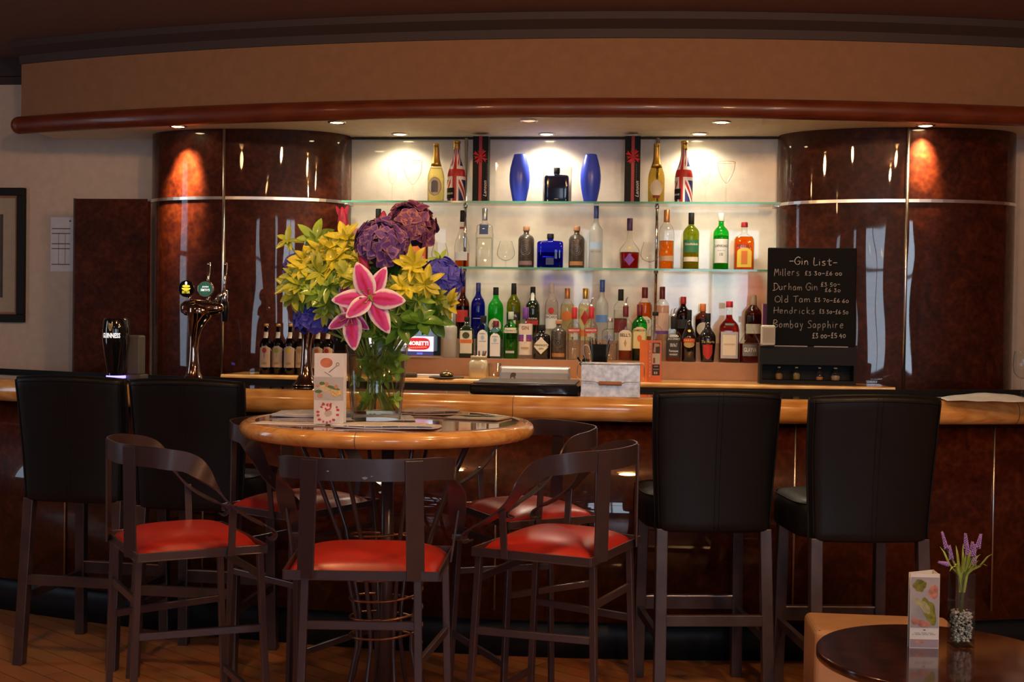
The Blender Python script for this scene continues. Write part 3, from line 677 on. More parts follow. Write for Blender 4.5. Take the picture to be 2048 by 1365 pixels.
# upper shelf
bottle('champagne_bottle', 'pale gold champagne bottle with gold foil, left of the left-hand flag bottle', 873, 287, Y1, z1, 34, 'champ', 'yell', (GOLD, .62, 1, 'f'),
       [('oval', .10, .42, .78, I['a']), ('oval', .11, .41, .70, I['c']), ('arch', .16, .36, .40, I['e'])], ('straw', .58), SH1)
bottle('champagne_bottle', 'amber tinted champagne bottle with gold foil, right of the right black gift box', 1314, 287, Y1, z1, 33, 'champ', 'gold', (GOLD, .60, 1, 'f'),
       [('oval', .10, .38, .72, I['c']), ('rect', .08, .125, .42, I['d'])], None, SH1)
def flag_bottle(px, ytop, w, label, turn):
    """sparkling bottle in a sleeve printed with the British flag"""
    p = atY(px, ytop, Y1); H = p.z-z1; Rr = w/pxm(p)/2; pr = fine(PROF['champ'])
    t = thing('champagne_bottle', label, 'bottle', (p.x, Y1, z1), turn, SH1)
    mb = MB(); n = 112; hs = [0, .012]+[.02+.86*i/130 for i in range(131)]
    vs = []
    for h in hs:
        r = interp(pr, h)*Rr; vs += [(r*math.sin(2*PI*j/n), -r*math.cos(2*PI*j/n), h*H) for j in range(n)]
    b = 0
    for i in range(len(hs)-1):
        for j in range(n):
            a = (j+.5)/n*2*PI; a = a-2*PI if a > PI else a; h = (hs[i]+hs[i+1])/2
            u = a/1.25; v = (h-.47)/.40              # flag coordinates -1..1
            du = abs(abs(v)-abs(u)*.9)
            c = 2 if abs(u) > 1.75 else 1
            if abs(u) < .17 or abs(v) < .15: c = 0
            elif abs(u) < .34 or abs(v) < .28: c = 2
            elif du < .10: c = 0
            elif du < .26: c = 2
            mb.add([vs[i*n+j], vs[i*n+(j+1) % n], vs[(i+1)*n+(j+1) % n], vs[(i+1)*n+j]], [(0, 1, 2, 3)], c, True)
    mb.lathe([(0, .88*Rr), (.0005, .2*Rr)], n, 1)
    obj('sleeve', mb, [mat('flag_red', (.46, .02, .02), .4), mat('flag_blue', (.03, .03, .16), .4), mat('flag_white', (.78, .74, .72), .4)], t, label='sleeve printed with the British flag')
    obj('foil', MB().lathe([(h*H, interp(pr, h)*Rr*1.05) for h in (.85, .88, .92, .95)]+[(H*.955, .40*Rr), (H*.99, .40*Rr), (H, .3*Rr)], 20), GOLD, t)
    mb = MB(); rows = []
    for i in range(5):
        h = .055+.17*i/4; rows.append([(Rr*1.012*math.sin(a), -Rr*1.012*math.cos(a), h*H) for a in [rad(-75-40+115*j/12) for j in range(13)]])
    lb = obj('label_panel', mb.grid(rows, uv=False), BLK, t)
    v, f, w0, h0 = text_mesh('Lanson', 1, .3, .01); sx = Rr*1.15/w0
    tm = MB(); tm.add([(Rr*1.02*math.sin(x*sx/Rr-.75), -Rr*1.02*math.cos(x*sx/Rr-.75), .14*H+y*sx) for x, y in v], f); obj('lettering', tm, I['w'], lb)
flag_bottle(914, 281, 37, 'British flag sleeved bottle beside the left black gift box', rad(-4))
flag_bottle(1369, 282, 36, 'British flag sleeved bottle beside the right amber champagne bottle', rad(-20))
# gift boxes
def giftbox(px, label, tx):
    p = atY(px, 277.5, 6.36); q = atY(px, 400, 6.36); w = 31/pxm(p)/2; h = SOFFIT-.02-z1
    t = thing('gift_box', label, 'box', (p.x, 6.37, z1), 0, 'black champagne gift boxes')
    obj('carton', MB().box(-w, w, -w, w, 0, h), BLK, t, bevel=.002)
    rx = 0 if tx == 0 else w*.04
    rb = obj('ribbon', MB().box(rx-w*.20, rx+w*.20, -w-.0012, -w, 0, h), mat('red_ribbon', (.42, .02, .03), .45), t, label='red ribbon tied in a star bow')
    mb = MB(); zc = h*.69
    for k in range(8):
        a = PI*k/4+.2; L = w*(1.05 if k % 2 else .82); sp = .24
        mb.add([(rx, -w-.004, zc), (rx+math.cos(a-sp)*L, -w-.010, zc+math.sin(a-sp)*L), (rx+math.cos(a)*L*.8, -w-.013, zc+math.sin(a)*L*.8), (rx+math.cos(a+sp)*L, -w-.010, zc+math.sin(a+sp)*L)], [(0, 1, 2, 3)])
    mb.sphere((rx, -w-.006, zc), w*.16, 10, 6)
    obj('bow', mb, mat('bow_red', (.56, .025, .04), .4), rb)
    tm = MB(); flat_text(tm, 'Lanson', h*.24, (w*.62, -w-.0012, h*.21), shear=.3, bold=.01, rot=PI/2, h=w*.42)
    obj('lettering', tm, I['w'], t)
    tm = MB()
    for k in range(14): tm.box(w*(.50 if tx else .9)-.0012, w*(.50 if tx else .9)+.0012, -w-.0012, -w, h*(.25+.025*k), h*(.25+.025*k)+.0024)
    obj('dotted_line', tm, I['s'], t)
giftbox(963, 'black gift box with red star bow, left of the blue vases', 0)
giftbox(1266, 'black gift box with red star bow, right of the blue vases', 1)
# vases
VBLUE = mat('satin_blue_glass', (.045, .09, .80), .32, coat=.25, coat_rough=.25, noise=.15, nscale=3)
for px, lab in ((1040, 'satin blue barrel vase left of the boxed dark bottle'), (1182, 'satin blue barrel vase right of the boxed dark bottle')):
    p = atY(px, 309, Y1); R_ = 41/pxm(p)/2; H = p.z-z1
    t = thing('blue_vase', lab, 'vase', (p.x, Y1, z1), 0, 'pair of blue vases')
    pf = [(0, .60), (.01, .63), (.12, .75), (.30, .92), (.45, 1), (.58, 1), (.72, .92), (.86, .76), (.97, .60), (.995, .57), (1, .53)]
    obj('body', MB().lathe([(h*H, r*R_) for h, r in pf]+[(.985*H, .49*R_), (.80*H, .72*R_), (.3*H, .80*R_), (.04*H, .5*R_)], 32), VBLUE, t)
# dark square bottle in an open silver box
p = atY(1114.5, 332, 6.39); w = 57/pxm(p)/2; h = p.z-z1
t = thing('presentation_box', 'silvery open presentation box behind the dark square bottle on the upper shelf', 'box', (p.x, 6.40, z1))
mb = MB().box(-w, w, .022, .026, 0, h).box(-w, -w+.003, .004, .022, 0, h).box(w-.003, w, .004, .022, 0, h).box(-w+.003, w-.003, -.03, .022, 0, .003)
obj('case', mb, mat('silver_card', (.70, .63, .54), .4), t)
bottle('gin_bottle', 'dark navy square bottle standing in the silver box between the blue vases', 1114, 336, 6.388, z1+.0035, 49, 'flat', 'black', (BLK, .84, 1.15), [('rect', .10, .12, .16, I['a'])], None, SH1)
GL['navy'] = (mat('navy_bottle', (.006, .010, .035), .12, coat=.5), None)
bpy.data.objects['gin_bottle'].children[0].data.materials[0] = GL['navy'][0]
# stemware
def stem_glass(name, label, px, ytop, z0, wpx, kind, Y, cat='glass', gold=False, group='stemmed glasses on the glass shelves'):
    p = atY(px, ytop, Y); H = p.z-z0; R_ = wpx/pxm(p)/2
    t = thing(name, label, cat, (p.x, Y, z0), 0, group)
    pf = {'flute': [(.42, .14), (.46, .55), (.56, .85), (.70, 1), (.86, 1), (1, .86)], 'goblet': [(.44, .10), (.48, .28), (.58, .62), (.70, .86), (.84, .96), (1, 1)],
          'coupe': [(.50, .10), (.56, .34), (.66, .62), (.80, .88), (.92, .98), (1, 1)], 'snifter': [(.26, .12), (.29, .42), (.36, .78), (.48, 1), (.62, .98), (.80, .84), (1, .66)]}[kind]
    ft = {'flute': .85, 'goblet': .62, 'coupe': .6, 'snifter': .62}[kind]
    obj('bowl', MB().lathe([(h*H, r*R_) for h, r in pf], 28, cap=(True, False)), THIN, t)
    obj('stem', MB().lathe([(.012*H, R_*.20), (.03*H, R_*.10), (.10*H, R_*.075), ((pf[0][0]-.04)*H, R_*.075), (pf[0][0]*H, R_*pf[0][1])], 14), THIN, t)
    obj('foot', MB().lathe([(0, R_*ft), (.008*H, R_*ft), (.018*H, R_*.2)], 28), THIN, t)
    if gold: obj('gilt_rim', MB().tube([(R_*math.cos(2*PI*i/32), R_*math.sin(2*PI*i/32), H) for i in range(32)], .0012, 6, closed=True), GOLD, t)
    return t
stem_glass('champagne_flute', 'clear flute at the far left of the upper shelf', 785, 318, z1, 18, 'flute', Y1)
stem_glass('wine_goblet', 'gilt rimmed goblet beside the pale gold champagne bottle', 826, 323, z1, 38, 'goblet', Y1, gold=True)
stem_glass('champagne_flute', 'clear flute right of the right-hand flag bottle', 1412, 318, z1, 18, 'flute', Y1)
stem_glass('wine_goblet', 'gilt rimmed saucer glass at the far right of the upper shelf', 1453, 325, z1, 36, 'coupe', Y1, gold=True)
stem_glass('cognac_glass', 'balloon glass between the square clear bottle and the stubby dark bottle', 1012, 482, z2, 36, 'snifter', Y1)
stem_glass('cognac_glass', 'balloon glass beside the right chrome post, right of the cognac', 1300, 484, z2, 38, 'snifter', Y1)
stem_glass('cognac_glass', 'balloon glass just right of the flowers on the lower shelf', 880, 486, z2, 34, 'snifter', Y1)
# lower shelf
A = dict(group=SH2)
bottle('whisky_bottle', 'tall bottle with black cap mostly behind the purple flowers on the lower shelf', 757, 418, Y1, z2, 30, 'wine', 'brown', (BLK, .82, 1.1), [('rect', .2, .5, .8, I['c'])], None, **A)
bottle('liqueur_bottle', 'orange red bottle half hidden behind the topmost purple flower', 838, 446, Y1, z2, 38, 'spirit', 'brown', (DKRED, .84, 1.1), [('rect', .12, .5, .85, I['o'])], ('orange', .6), **A)
bottle('whisky_bottle', 'slim tapering whisky bottle with little amber left, in front of the left post', 925, 421, Y1, z2, 30, 'slim', 'clear', (BLK, .80, 1.1), [('rect', .12, .27, .8, I['s']), ('rect', .67, .71, .3, I['d'])], ('whisky', .25), **A)
bottle('gin_bottle', 'square clear gin bottle with silver neck and black label', 970, 417, Y1, z2, 34, 'square', 'clear', (SILV, .80, 1.15), [('rect', .555, .72, .52, I['n']), ('rect', .545, .555, .52, I['s'])], ('clear', .5), **A)
EMB = mat('embossed_relief', (.16, .12, .09), .4)
def stub(px, ytop, lab, band, Y, z, g, w=32):
    t = bottle('gin_bottle', lab, px, ytop, Y, z, w, 'stub', 'stone', (CORK, .89, 1.25), [('rect', .07, .165, .97, band)], None, g)
    p = atY(px, ytop, Y); H = p.z-z; R_ = w/pxm(p)/2; mb = MB()
    for r in (.62, .44, .20):
        mb.tube([(R_*r*math.cos(a), -math.sqrt(max(0, R_*R_-(R_*r*math.cos(a))**2))-.0008, H*.42+R_*r*1.0*math.sin(a)) for a in [2*PI*i/24 for i in range(24)]], .0011, 5, closed=True)
    for k in range(5):
        h = .52+.03*k; mb.tube([(R_*.8*u, -math.sqrt(R_*R_-(R_*.8*u)**2)-.0006, H*(h+.02*math.cos(u*2))) for u in [-1+.2*i for i in range(11)]], .0007, 4)
    obj('embossed_crest', mb, EMB, t, label='embossed round crest')
stub(1053, 453, 'stubby dark stone bottle with cork, left of the cobalt flask', mat('band_mauve', (.20, .12, .13), .5), Y1, z2, SH2)
stub(1154, 453, 'stubby dark stone bottle with cork, right of the cobalt flask', mat('band_copper', (.36, .16, .06), .5), Y1, z2, SH2)
bottle('gin_bottle', 'broad cobalt blue square flask with dark stopper', 1101, 468, Y1, z2, 52, 'flat', 'cobalt', (BLK, .86, 1.2), [('rect', .10, .30, .30, I['n'])], ('navy', .46), **A)
bottle('vodka_bottle', 'tall frosted vodka bottle with navy cap on the lower shelf', 1193, 412, Y1, z2, 28, 'goose', 'frost', (BLUC, .80, 1.1), [('rect', .31, .42, .92, I['l'], [('GREY GOOSE', .27, .75, 'e', .03)])], None, **A)
bottle('cognac_bottle', 'round bellied cognac bottle with long neck and dark violet cap', 1260, 437, Y1, z2, 41, 'cognac', 'clear', (VIOL, .76, 1.25), [('diamond', .06, .30, .5, I['p']), ('oval', .385, .445, .16, I['a'])], ('red', .33), **A)
bottle('whisky_bottle', 'amber whisky bottle with copper stopper beside the right chrome post', 1334, 420, Y1, z2, 31, 'wine', 'clear', (COPP, .78, 1.2), [('rect', .14, .225, .9, I['t']), ('rect', .27, .31, .12, I['a'])], ('amber', .48), **A)
bottle('whisky_bottle', 'olive green whisky bottle with cream strip label on the lower shelf', 1383, 426, Y1, z2, 32, 'spirit', 'olive', (BLK, .80, 1.1), [('rect', .14, .22, .9, I['c']), ('rect', .30, .52, .9, I['g'], [('Glenfiddich', .445, .8, 'c', .04)])], ('gold', .5), **A)
bottle('whisky_bottle', 'bright green whisky bottle with big white label on the lower shelf', 1443, 427, Y1, z2, 31, 'spirit', 'bgreen', (WHC, .86, 1.2), [('rect', .12, .54, .93, I['w'], [('LAPHROAIG', .42, .78, 'k', .045), ('10', .27, .2, 'k', .05), ('single malt', .34, .5, 'e', .02)])], ('gold', .6), **A)
bottle('liqueur_bottle', 'flat orange flask with red cap at the right end of the lower shelf', 1489, 445, Y1, z2, 41, 'flask', 'clear', (REDC, .90, 1.2), [('arch', .06, .46, .7, I['y'], [('FIREBALL', .50, .72, 'k', .06)]), ('rect', .12, .4, .3, I['o'])], ('orange', .70), **A)
# back row on the upper step
B_ = dict(group=BKS)
bottle('wine_bottle', 'dark brown sherry bottle with red label, leftmost of the back row', 926, 568, YK, Z_ST, 27, 'wine', 'brown', (DKRED, .84, 1.06), [('rect', .30, .52, .85, I['r'])], ('dred', .6), **B_)
bottle('wine_bottle', 'deep blue sherry bottle in the back row', 957, 566, YK, Z_ST, 28, 'wine', 'blue', (BLUC, .84, 1.06), [('rect', .36, .37, .6, I['s'])], None, **B_)
bottle('wine_bottle', 'bright green bottle with oval cream label in the back row', 992, 575, YK, Z_ST, 31, 'wine', 'bgreen', (BLK, .85, 1.06), [('oval', .12, .40, .80, I['c'], [('CV', .27, .38, 'k', .10)])], None, **B_)
bottle('wine_bottle', 'olive green vermouth bottle with black label in the back row', 1028, 567, YK, Z_ST, 28, 'wine', 'olive', (BLK, .80, 1.08), [('rect', .34, .48, .95, I['k'], [('OKPA', .42, .55, 'w', .05)]), ('rect', .15, .34, .4, I['c'])], None, **B_)
bottle('liqueur_bottle', 'black bottle with red label and dark neck behind the flag gin', 1066, 574, YK, Z_ST, 29, 'wine', 'blackgreen', (BLK, .84, 1.08), [('rect', .74, .92, .24, I['w']), ('rect', .28, .37, .8, I['r'], [('GRUUNA', .40, .7, 'w', .035)])], None, **B_)
bottle('rum_bottle', 'clear rum bottle with white cap and round red crest', 1104, 567, YK, Z_ST, 27, 'wine', 'clear', (WHC, .84, 1.15), [('oval', .455, .575, .42, I['r']), ('rect', .20, .44, .85, I['w'], [('BACARDI', .405, .8, 'k', .05)])], ('clear', .7), **B_)
bottle('vodka_bottle', 'clear bottle with gold cap and orange print, left of its twin in the back row', 1135, 577, YK, Z_ST, 27, 'spirit', 'clear', (COPP, .80, 1.2), [('oval', .38, .56, .8, I['o'])], ('straw', .7), **B_)
bottle('vodka_bottle', 'clear bottle with yellow gold cap and red print behind the pourer bottle', 1171, 577, YK, Z_ST, 27, 'spirit', 'clear', (GOLD, .80, 1.2), [('diamond', .28, .58, .6, I['r']), ('rect', .08, .2, .8, I['o'])], ('straw', .7), **B_)
bottle('vodka_bottle', 'frosted tall bottle with bright blue cap in the back row', 1205, 560, YK, Z_ST, 26, 'goose', 'frost', (mat('bright_blue_cap', (.04, .12, .50), .3), .80, 1.2), [('rect', .30, .42, .9, mat('mid_blue_label', (.12, .26, .62), .5))], None, **B_)
bottle('rum_bottle', 'clear rum bottle with black cap and dark label in the back row', 1242, 579, YK, Z_ST, 28, 'spirit', 'clear', (BLK, .78, 1.2), [('rect', .16, .44, .9, I['d']), ('rect', .42, .44, .9, I['k'])], ('clear', .6), **B_)
bottle('whisky_bottle', 'orange whisky bottle with dark red cap and cream label behind the green whiskey', 1290, 575, YK, Z_ST, 30, 'spirit', 'clear', (DKRED, .80, 1.25), [('arch', .10, .46, .88, I['c'], [("BELL'S", .37, .66, 'k', .06)])], ('amber', .72), **B_)
bottle('whisky_bottle', 'pinkish clear bottle with long red cap in front of the right post', 1325, 574, YK, Z_ST, 28, 'spirit', 'clear', (DKRED, .76, 1.2), [('rect', .20, .52, .9, mat('peach_label', (.66, .42, .33), .6)), ('rect', .14, .20, .9, I['p'])], ('pink', .66), **B_)
bottle('rum_bottle', 'dark rum bottle with bright red cap in the back row', 1367, 594, YK, Z_ST, 28, 'wine', 'dbrown', (REDC, .84, 1.25), [('rect', .3, .5, .85, I['k'])], None, **B_)
bottle('liqueur_bottle', 'brown shouldered bottle with orange cap in the back row', 1406, 608, YK, Z_ST, 30, 'spirit', 'brown', (ORC, .80, 1.25), [('oval', .18, .52, .8, I['c'])], ('dred', .6), **B_)
bottle('brandy_bottle', 'dark amber brandy bottle with tan capsule at the right end of the back row', 1507, 591, YK, Z_ST, 34, 'wine', 'brown', (TANC, .76, 1.1), [('rect', .2, .4, .85, I['c'])], ('whisky', .6), **B_)
bottle('vodka_bottle', 'white necked bottle with green base label beside the blue flower', 893, 606, YK, Z_ST, 26, 'spirit', 'white', (WHC, .86, 1.2), [('oval', .46, .64, .7, I['w']), ('rect', .3, .42, .9, I['g'])], None, **B_)
# front row on the lower step
C_ = dict(group=FRT)
bottle('liqueur_bottle', 'white frosted round shouldered bottle beside the till screen', 901, 627, YF, Z_FR, 28, 'absol', 'white', (WHC, .90, 1.1), [('rect', .40, .60, .34, I['s'])], None, **C_)
bottle('liqueur_bottle', 'dark green square herbal liqueur bottle with orange band label', 934, 634, YF, Z_FR, 29, 'jager', 'blackgreen', (BLK, .90, 1.1), [('rect', .10, .68, .90, I['g']), ('rect', .115, .66, .82, I['c']), ('rect', .36, .45, .92, I['o']), ('oval', .47, .63, .5, mat('stag_green', (.06, .07, .02), .6))], None, **C_)
def gin_blue(px, ytop, lab):
    bottle('gin_bottle', lab, px, ytop, YF, Z_FR, 29, 'bomb', 'pblue', (BLK if px < 980 else DKRED, .84, 1.15), [('arch', .06, .66, .70, I['w'], [('BOMBAY', .58, .42, 'e', .03), ('SAPPHIRE', .40, .5, 'b', .025)]), ('oval', .43, .54, .24, I['l'])], ('clear', .3), FRT)
gin_blue(967, 632, 'pale blue square gin bottle with black cap, partly behind the cream jar')
gin_blue(992, 642, 'pale blue square gin bottle with dark red cap, in front of the bright green one')
bottle('gin_bottle', 'green gin bottle with cream band across the shoulder in the front row', 1022, 624, YF, Z_FR, 29, 'spirit', 'green', (mat('green_white_cap', (.44, .52, .40), .4), .84, 1.15), [('rect', .55, .66, .94, I['c'], [("Gordon's", .605, .7, 'g', .05, .2)]), ('rect', .12, .17, .6, I['s'])], None, **C_)
bottle('gin_bottle', 'clear gin bottle with purple neck and torn flag print', 1052, 615, YF, Z_FR, 30, 'spirit', 'clear', (PURP, .76, 1.2), [('rect', .08, .68, .92, mat('bare_label', (.70, .60, .50), .6), [('GIN', .60, .48, 'd', .07)]), ('rect', .34, .47, .9, I['p']), ('rect', .36, .39, .6, I['r']), ('rect', .33, .48, .16, I['w']), ('rect', .20, .23, .5, I['a'])], None, **C_)
bottle('gin_bottle', 'squat black gin bottle with white diamond label', 1084, 650, YF, Z_FR, 35, 'hendr', 'black', (BLK, .84, 1.2), [('diamond', .15, .64, .96, I['c'], [("HENDRICK'S", .41, .68, 'k', .055), ('GIN', .31, .26, 'k', .05)])], None, **C_)
stub(1118, 640, 'stubby dark cork bottle in the front row beside the diamond label gin', mat('band_orange', (.42, .17, .05), .5), YF, Z_FR, FRT, 31)
for px, yt, po, lab in ((1149, 615, False, 'vodka bottle with plain red cap and red banner label in the front row'), (1183, 597, True, 'vodka bottle with red banner label and a steel pourer spout')):
    bottle('vodka_bottle', lab, px, yt, YF, Z_FR, 27, 'smir', 'clear', (REDC, .78, 1.25), [('rect', .52, .60, .95, I['r'], [('SMIRNOFF', .56, .84, 'w', .042)]), ('rect', .44, .50, .5, I['s'])], ('clear', .5), FRT, pourer=po)
bottle('vodka_bottle', 'short round shouldered vodka bottle with blue lettering behind the black caddy', 1220, 636, YF, Z_FR, 32, 'absol', 'clear', (SILV, .90, 1.2), [('rect', .38, .39, .1, I['s'], [('ABSOLUT', .55, .72, 'b', .075), ('VODKA', .45, .5, 'b', .06)])], ('clear', .4), **C_)
bottle('whisky_bottle', 'whisky bottle with pourer and cream label, left of the green whiskey', 1252, 595, YF, Z_FR, 28, 'spirit', 'clear', (DKRED, .80, 1.25), [('arch', .19, .56, .93, I['c'], [("BELL'S", .47, .74, 'k', .06)]), ('diamond', .24, .40, .2, I['a'])], ('whisky', .2), FRT, pourer=True)
bottle('whisky_bottle', 'green whiskey bottle with yellow label and dark red cap in the front row', 1280, 609, YF, Z_FR, 30, 'spirit', 'bgreen', (DKRED, .80, 1.2), [('arch', .22, .60, .94, mat('straw_label', (.70, .60, .32), .6), [('JAMESON', .535, .78, 'k', .05)]), ('oval', .34, .46, .3, I['o'])], ('dred', .24), **C_)
bottle('rum_bottle', 'clear cane rum bottle with dark cap behind the steak menu', 1311, 624, YF, Z_FR, 30, 'smir', 'clear', (BLK, .92, 1.3), [('rect', .36, .40, .85, I['w'], [('HAVANA RUM', .38, .7, 'd', .03)])], ('straw', .3), **C_)
bottle('whiskey_bottle', 'square whiskey bottle with black label and steel pourer spout', 1348, 616, YF, Z_FR, 30, 'jack', 'clear', (BLK, .72, 1.15), [('rect', .10, .54, .95, I['k'], [("JACK DANIEL'S", .50, .78, 'w', .06), ('Old No.7', .37, .46, 'w', .08), ('Tennessee', .24, .62, 'w', .05), ('WHISKEY', .16, .55, 'w', .04)]), ('rect', .545, .60, .5, I['s'])], ('whisky', .5), FRT, pourer=True)
bottle('liqueur_bottle', 'black cream liqueur bottle with red and gold label', 1379, 620, YF, Z_FR, 29, 'bail', 'black', (BLK, .80, 1.1), [('oval', .27, .41, .72, I['a']), ('arch', .375, .455, .8, I['r'], [('BAILEYS', .415, .66, 'y', .04)]), ('oval', .57, .62, .22, I['y'])], None, **C_)
bottle('liqueur_bottle', 'black bulging coffee liqueur bottle with red heart shaped panel', 1416, 627, YF, Z_FR, 33, 'tia', 'black', (BLK, .82, 1.1), [('shield', .06, .36, .55, I['r']), ('rect', .37, .375, .2, I['a'], [('Tia Maria', .42, .78, 'a', .055, .2)])], None, **C_)
bottle('liqueur_bottle', 'broad square amaretto bottle with silver label', 1459, 603, YF, Z_FR, 41, 'disar', 'clear', (REDC, .90, 1.3), [('rect', .07, .50, .82, I['s']), ('rect', .12, .45, .62, I['c'], [('DISARONNO', .30, .54, 'a', .03)]), ('rect', .60, .645, .46, I['k'], [('ORIGINALE', .622, .38, 'c', .018)])], ('red', .78), **C_)
bottle('liqueur_bottle', 'conical shouldered liqueur bottle with grey label beside the chalkboard', 1500, 632, YF, Z_FR, 41, 'glay', 'clear', (BLK, .86, 1.3), [('rect', .15, .40, .72, I['e'], [('GLAYVA', .28, .60, 'w', .09)])], ('red', .41), **C_)
# syrups on the back counter
SYR = mat('syrup_label', (.60, .44, .32), .65)
for px, c, lab in ((533, 'r', 'syrup bottle with red flower label, leftmost of the syrups'), (557, 'm', 'syrup bottle with lime green flower label, second of the syrups'), (581, 'y', 'syrup bottle with olive yellow flower label, third of the syrups'),
                   (603, 'a', 'syrup bottle partly behind the chrome tap stem'), (637, 'o', 'syrup bottle with orange flower label right of the chrome tap stem'), (657, 'r', 'syrup bottle with red orange label, nearest the flower vase')):
    dy = .0 if px in (533, 581, 637) else .02
    bottle('syrup_bottle', lab, px, 648+(px-533)*.014, 5.93+dy, Z_BC, 26, 'syrup', 'dbrown', (mat('brass_cap', (.48, .26, .08), .4, .4), .95, 1.1),
           [('arch', .14, .56, .97, SYR, []), ('oval', .42, .53, .34, I[c]), ('rect', .33, .42, .04, I[c]), ('oval', .19, .25, .42, I['a']), ('rect', .72, .84, .34, I['c'])], None, 'syrup bottles on the back counter')
# ================================================================ things on the bar and the back counter
def Xat(px, y, Y): return atY(px, y, Y).x
# stout tap
t = thing('stout_tap', 'black pint shaped stout tap with white lettering and glowing blue foot', 'beer tap', (Xat(232, 750, 5.33), 5.33, ZT))
pf = [(0, .050), (.012, .050), (.016, .041), (.03, .040), (.06, .042), (.12, .052), (.19, .062), (.24, .062), (.285, .057), (.292, .053)]
obj('pint_body', MB().lathe(pf, 28), BLACKG, t, bevel=0)
obj('glow_ring', MB().lathe([(.016, .0425), (.018, .044), (.027, .0435), (.029, .0415)], 28, cap=(False, False)), mat('blue_led', (.3, .3, 1), .4, emit=(.22, .20, 1.0), es=3.2), t, label='glowing blue ring at the foot')
def wrap(mb, body, c, w, z, r, h=None, bold=.02, off=0):
    v, f, w0, h0 = text_mesh(body, 1, 0, bold); sx = w/w0; sz = h/h0 if h else sx
    mb.add([(r*math.sin(x*sx/r+off), -r*math.cos(x*sx/r+off), z+y*sz) for x, y in v], f)
tm = MB(); wrap(tm, 'GUINNESS', 'w', .088, .214, .0632, .023, .03); obj('lettering', tm, mat('lit_white_lettering', (.9, .9, .9), .4, emit=(1, 1, 1), es=.8), t, label='white lettering')
hp = [(-.009, .018), (-.006, .020), (-.002, .015), (.003, .017), (.009, .020), (.0095, .010), (.006, -.006), (.002, -.016), (-.004, -.016), (-.009, -.004)]
mb = MB(); mb.add([(.063*math.sin(x*1.15/.063), -.0634*math.cos(x*1.15/.063), .252+z*1.05) for x, z in hp], [tuple(range(len(hp)-1, -1, -1))])
obj('harp_emblem', mb, mat('harp_gold', (.60, .50, .22), .4), t, label='small gold harp emblem')
mb = MB()
for k in range(4): mb.bar((-.006+.004*k, -.0644, .262), (-.005+.003*k, -.0644, .242), .0008, .0006)
obj('harp_strings', mb, INK['k'], t)
obj('tap_housing', MB().box(.035, .10, .03, .10, .03, .215), mat('grey_housing', (.10, .085, .07), .5), t, bevel=.008)
obj('housing_foot', MB().box(.03, .11, .02, .11, 0, .032), mat('grey_housing', (.10, .085, .07), .5), t, bevel=.004)

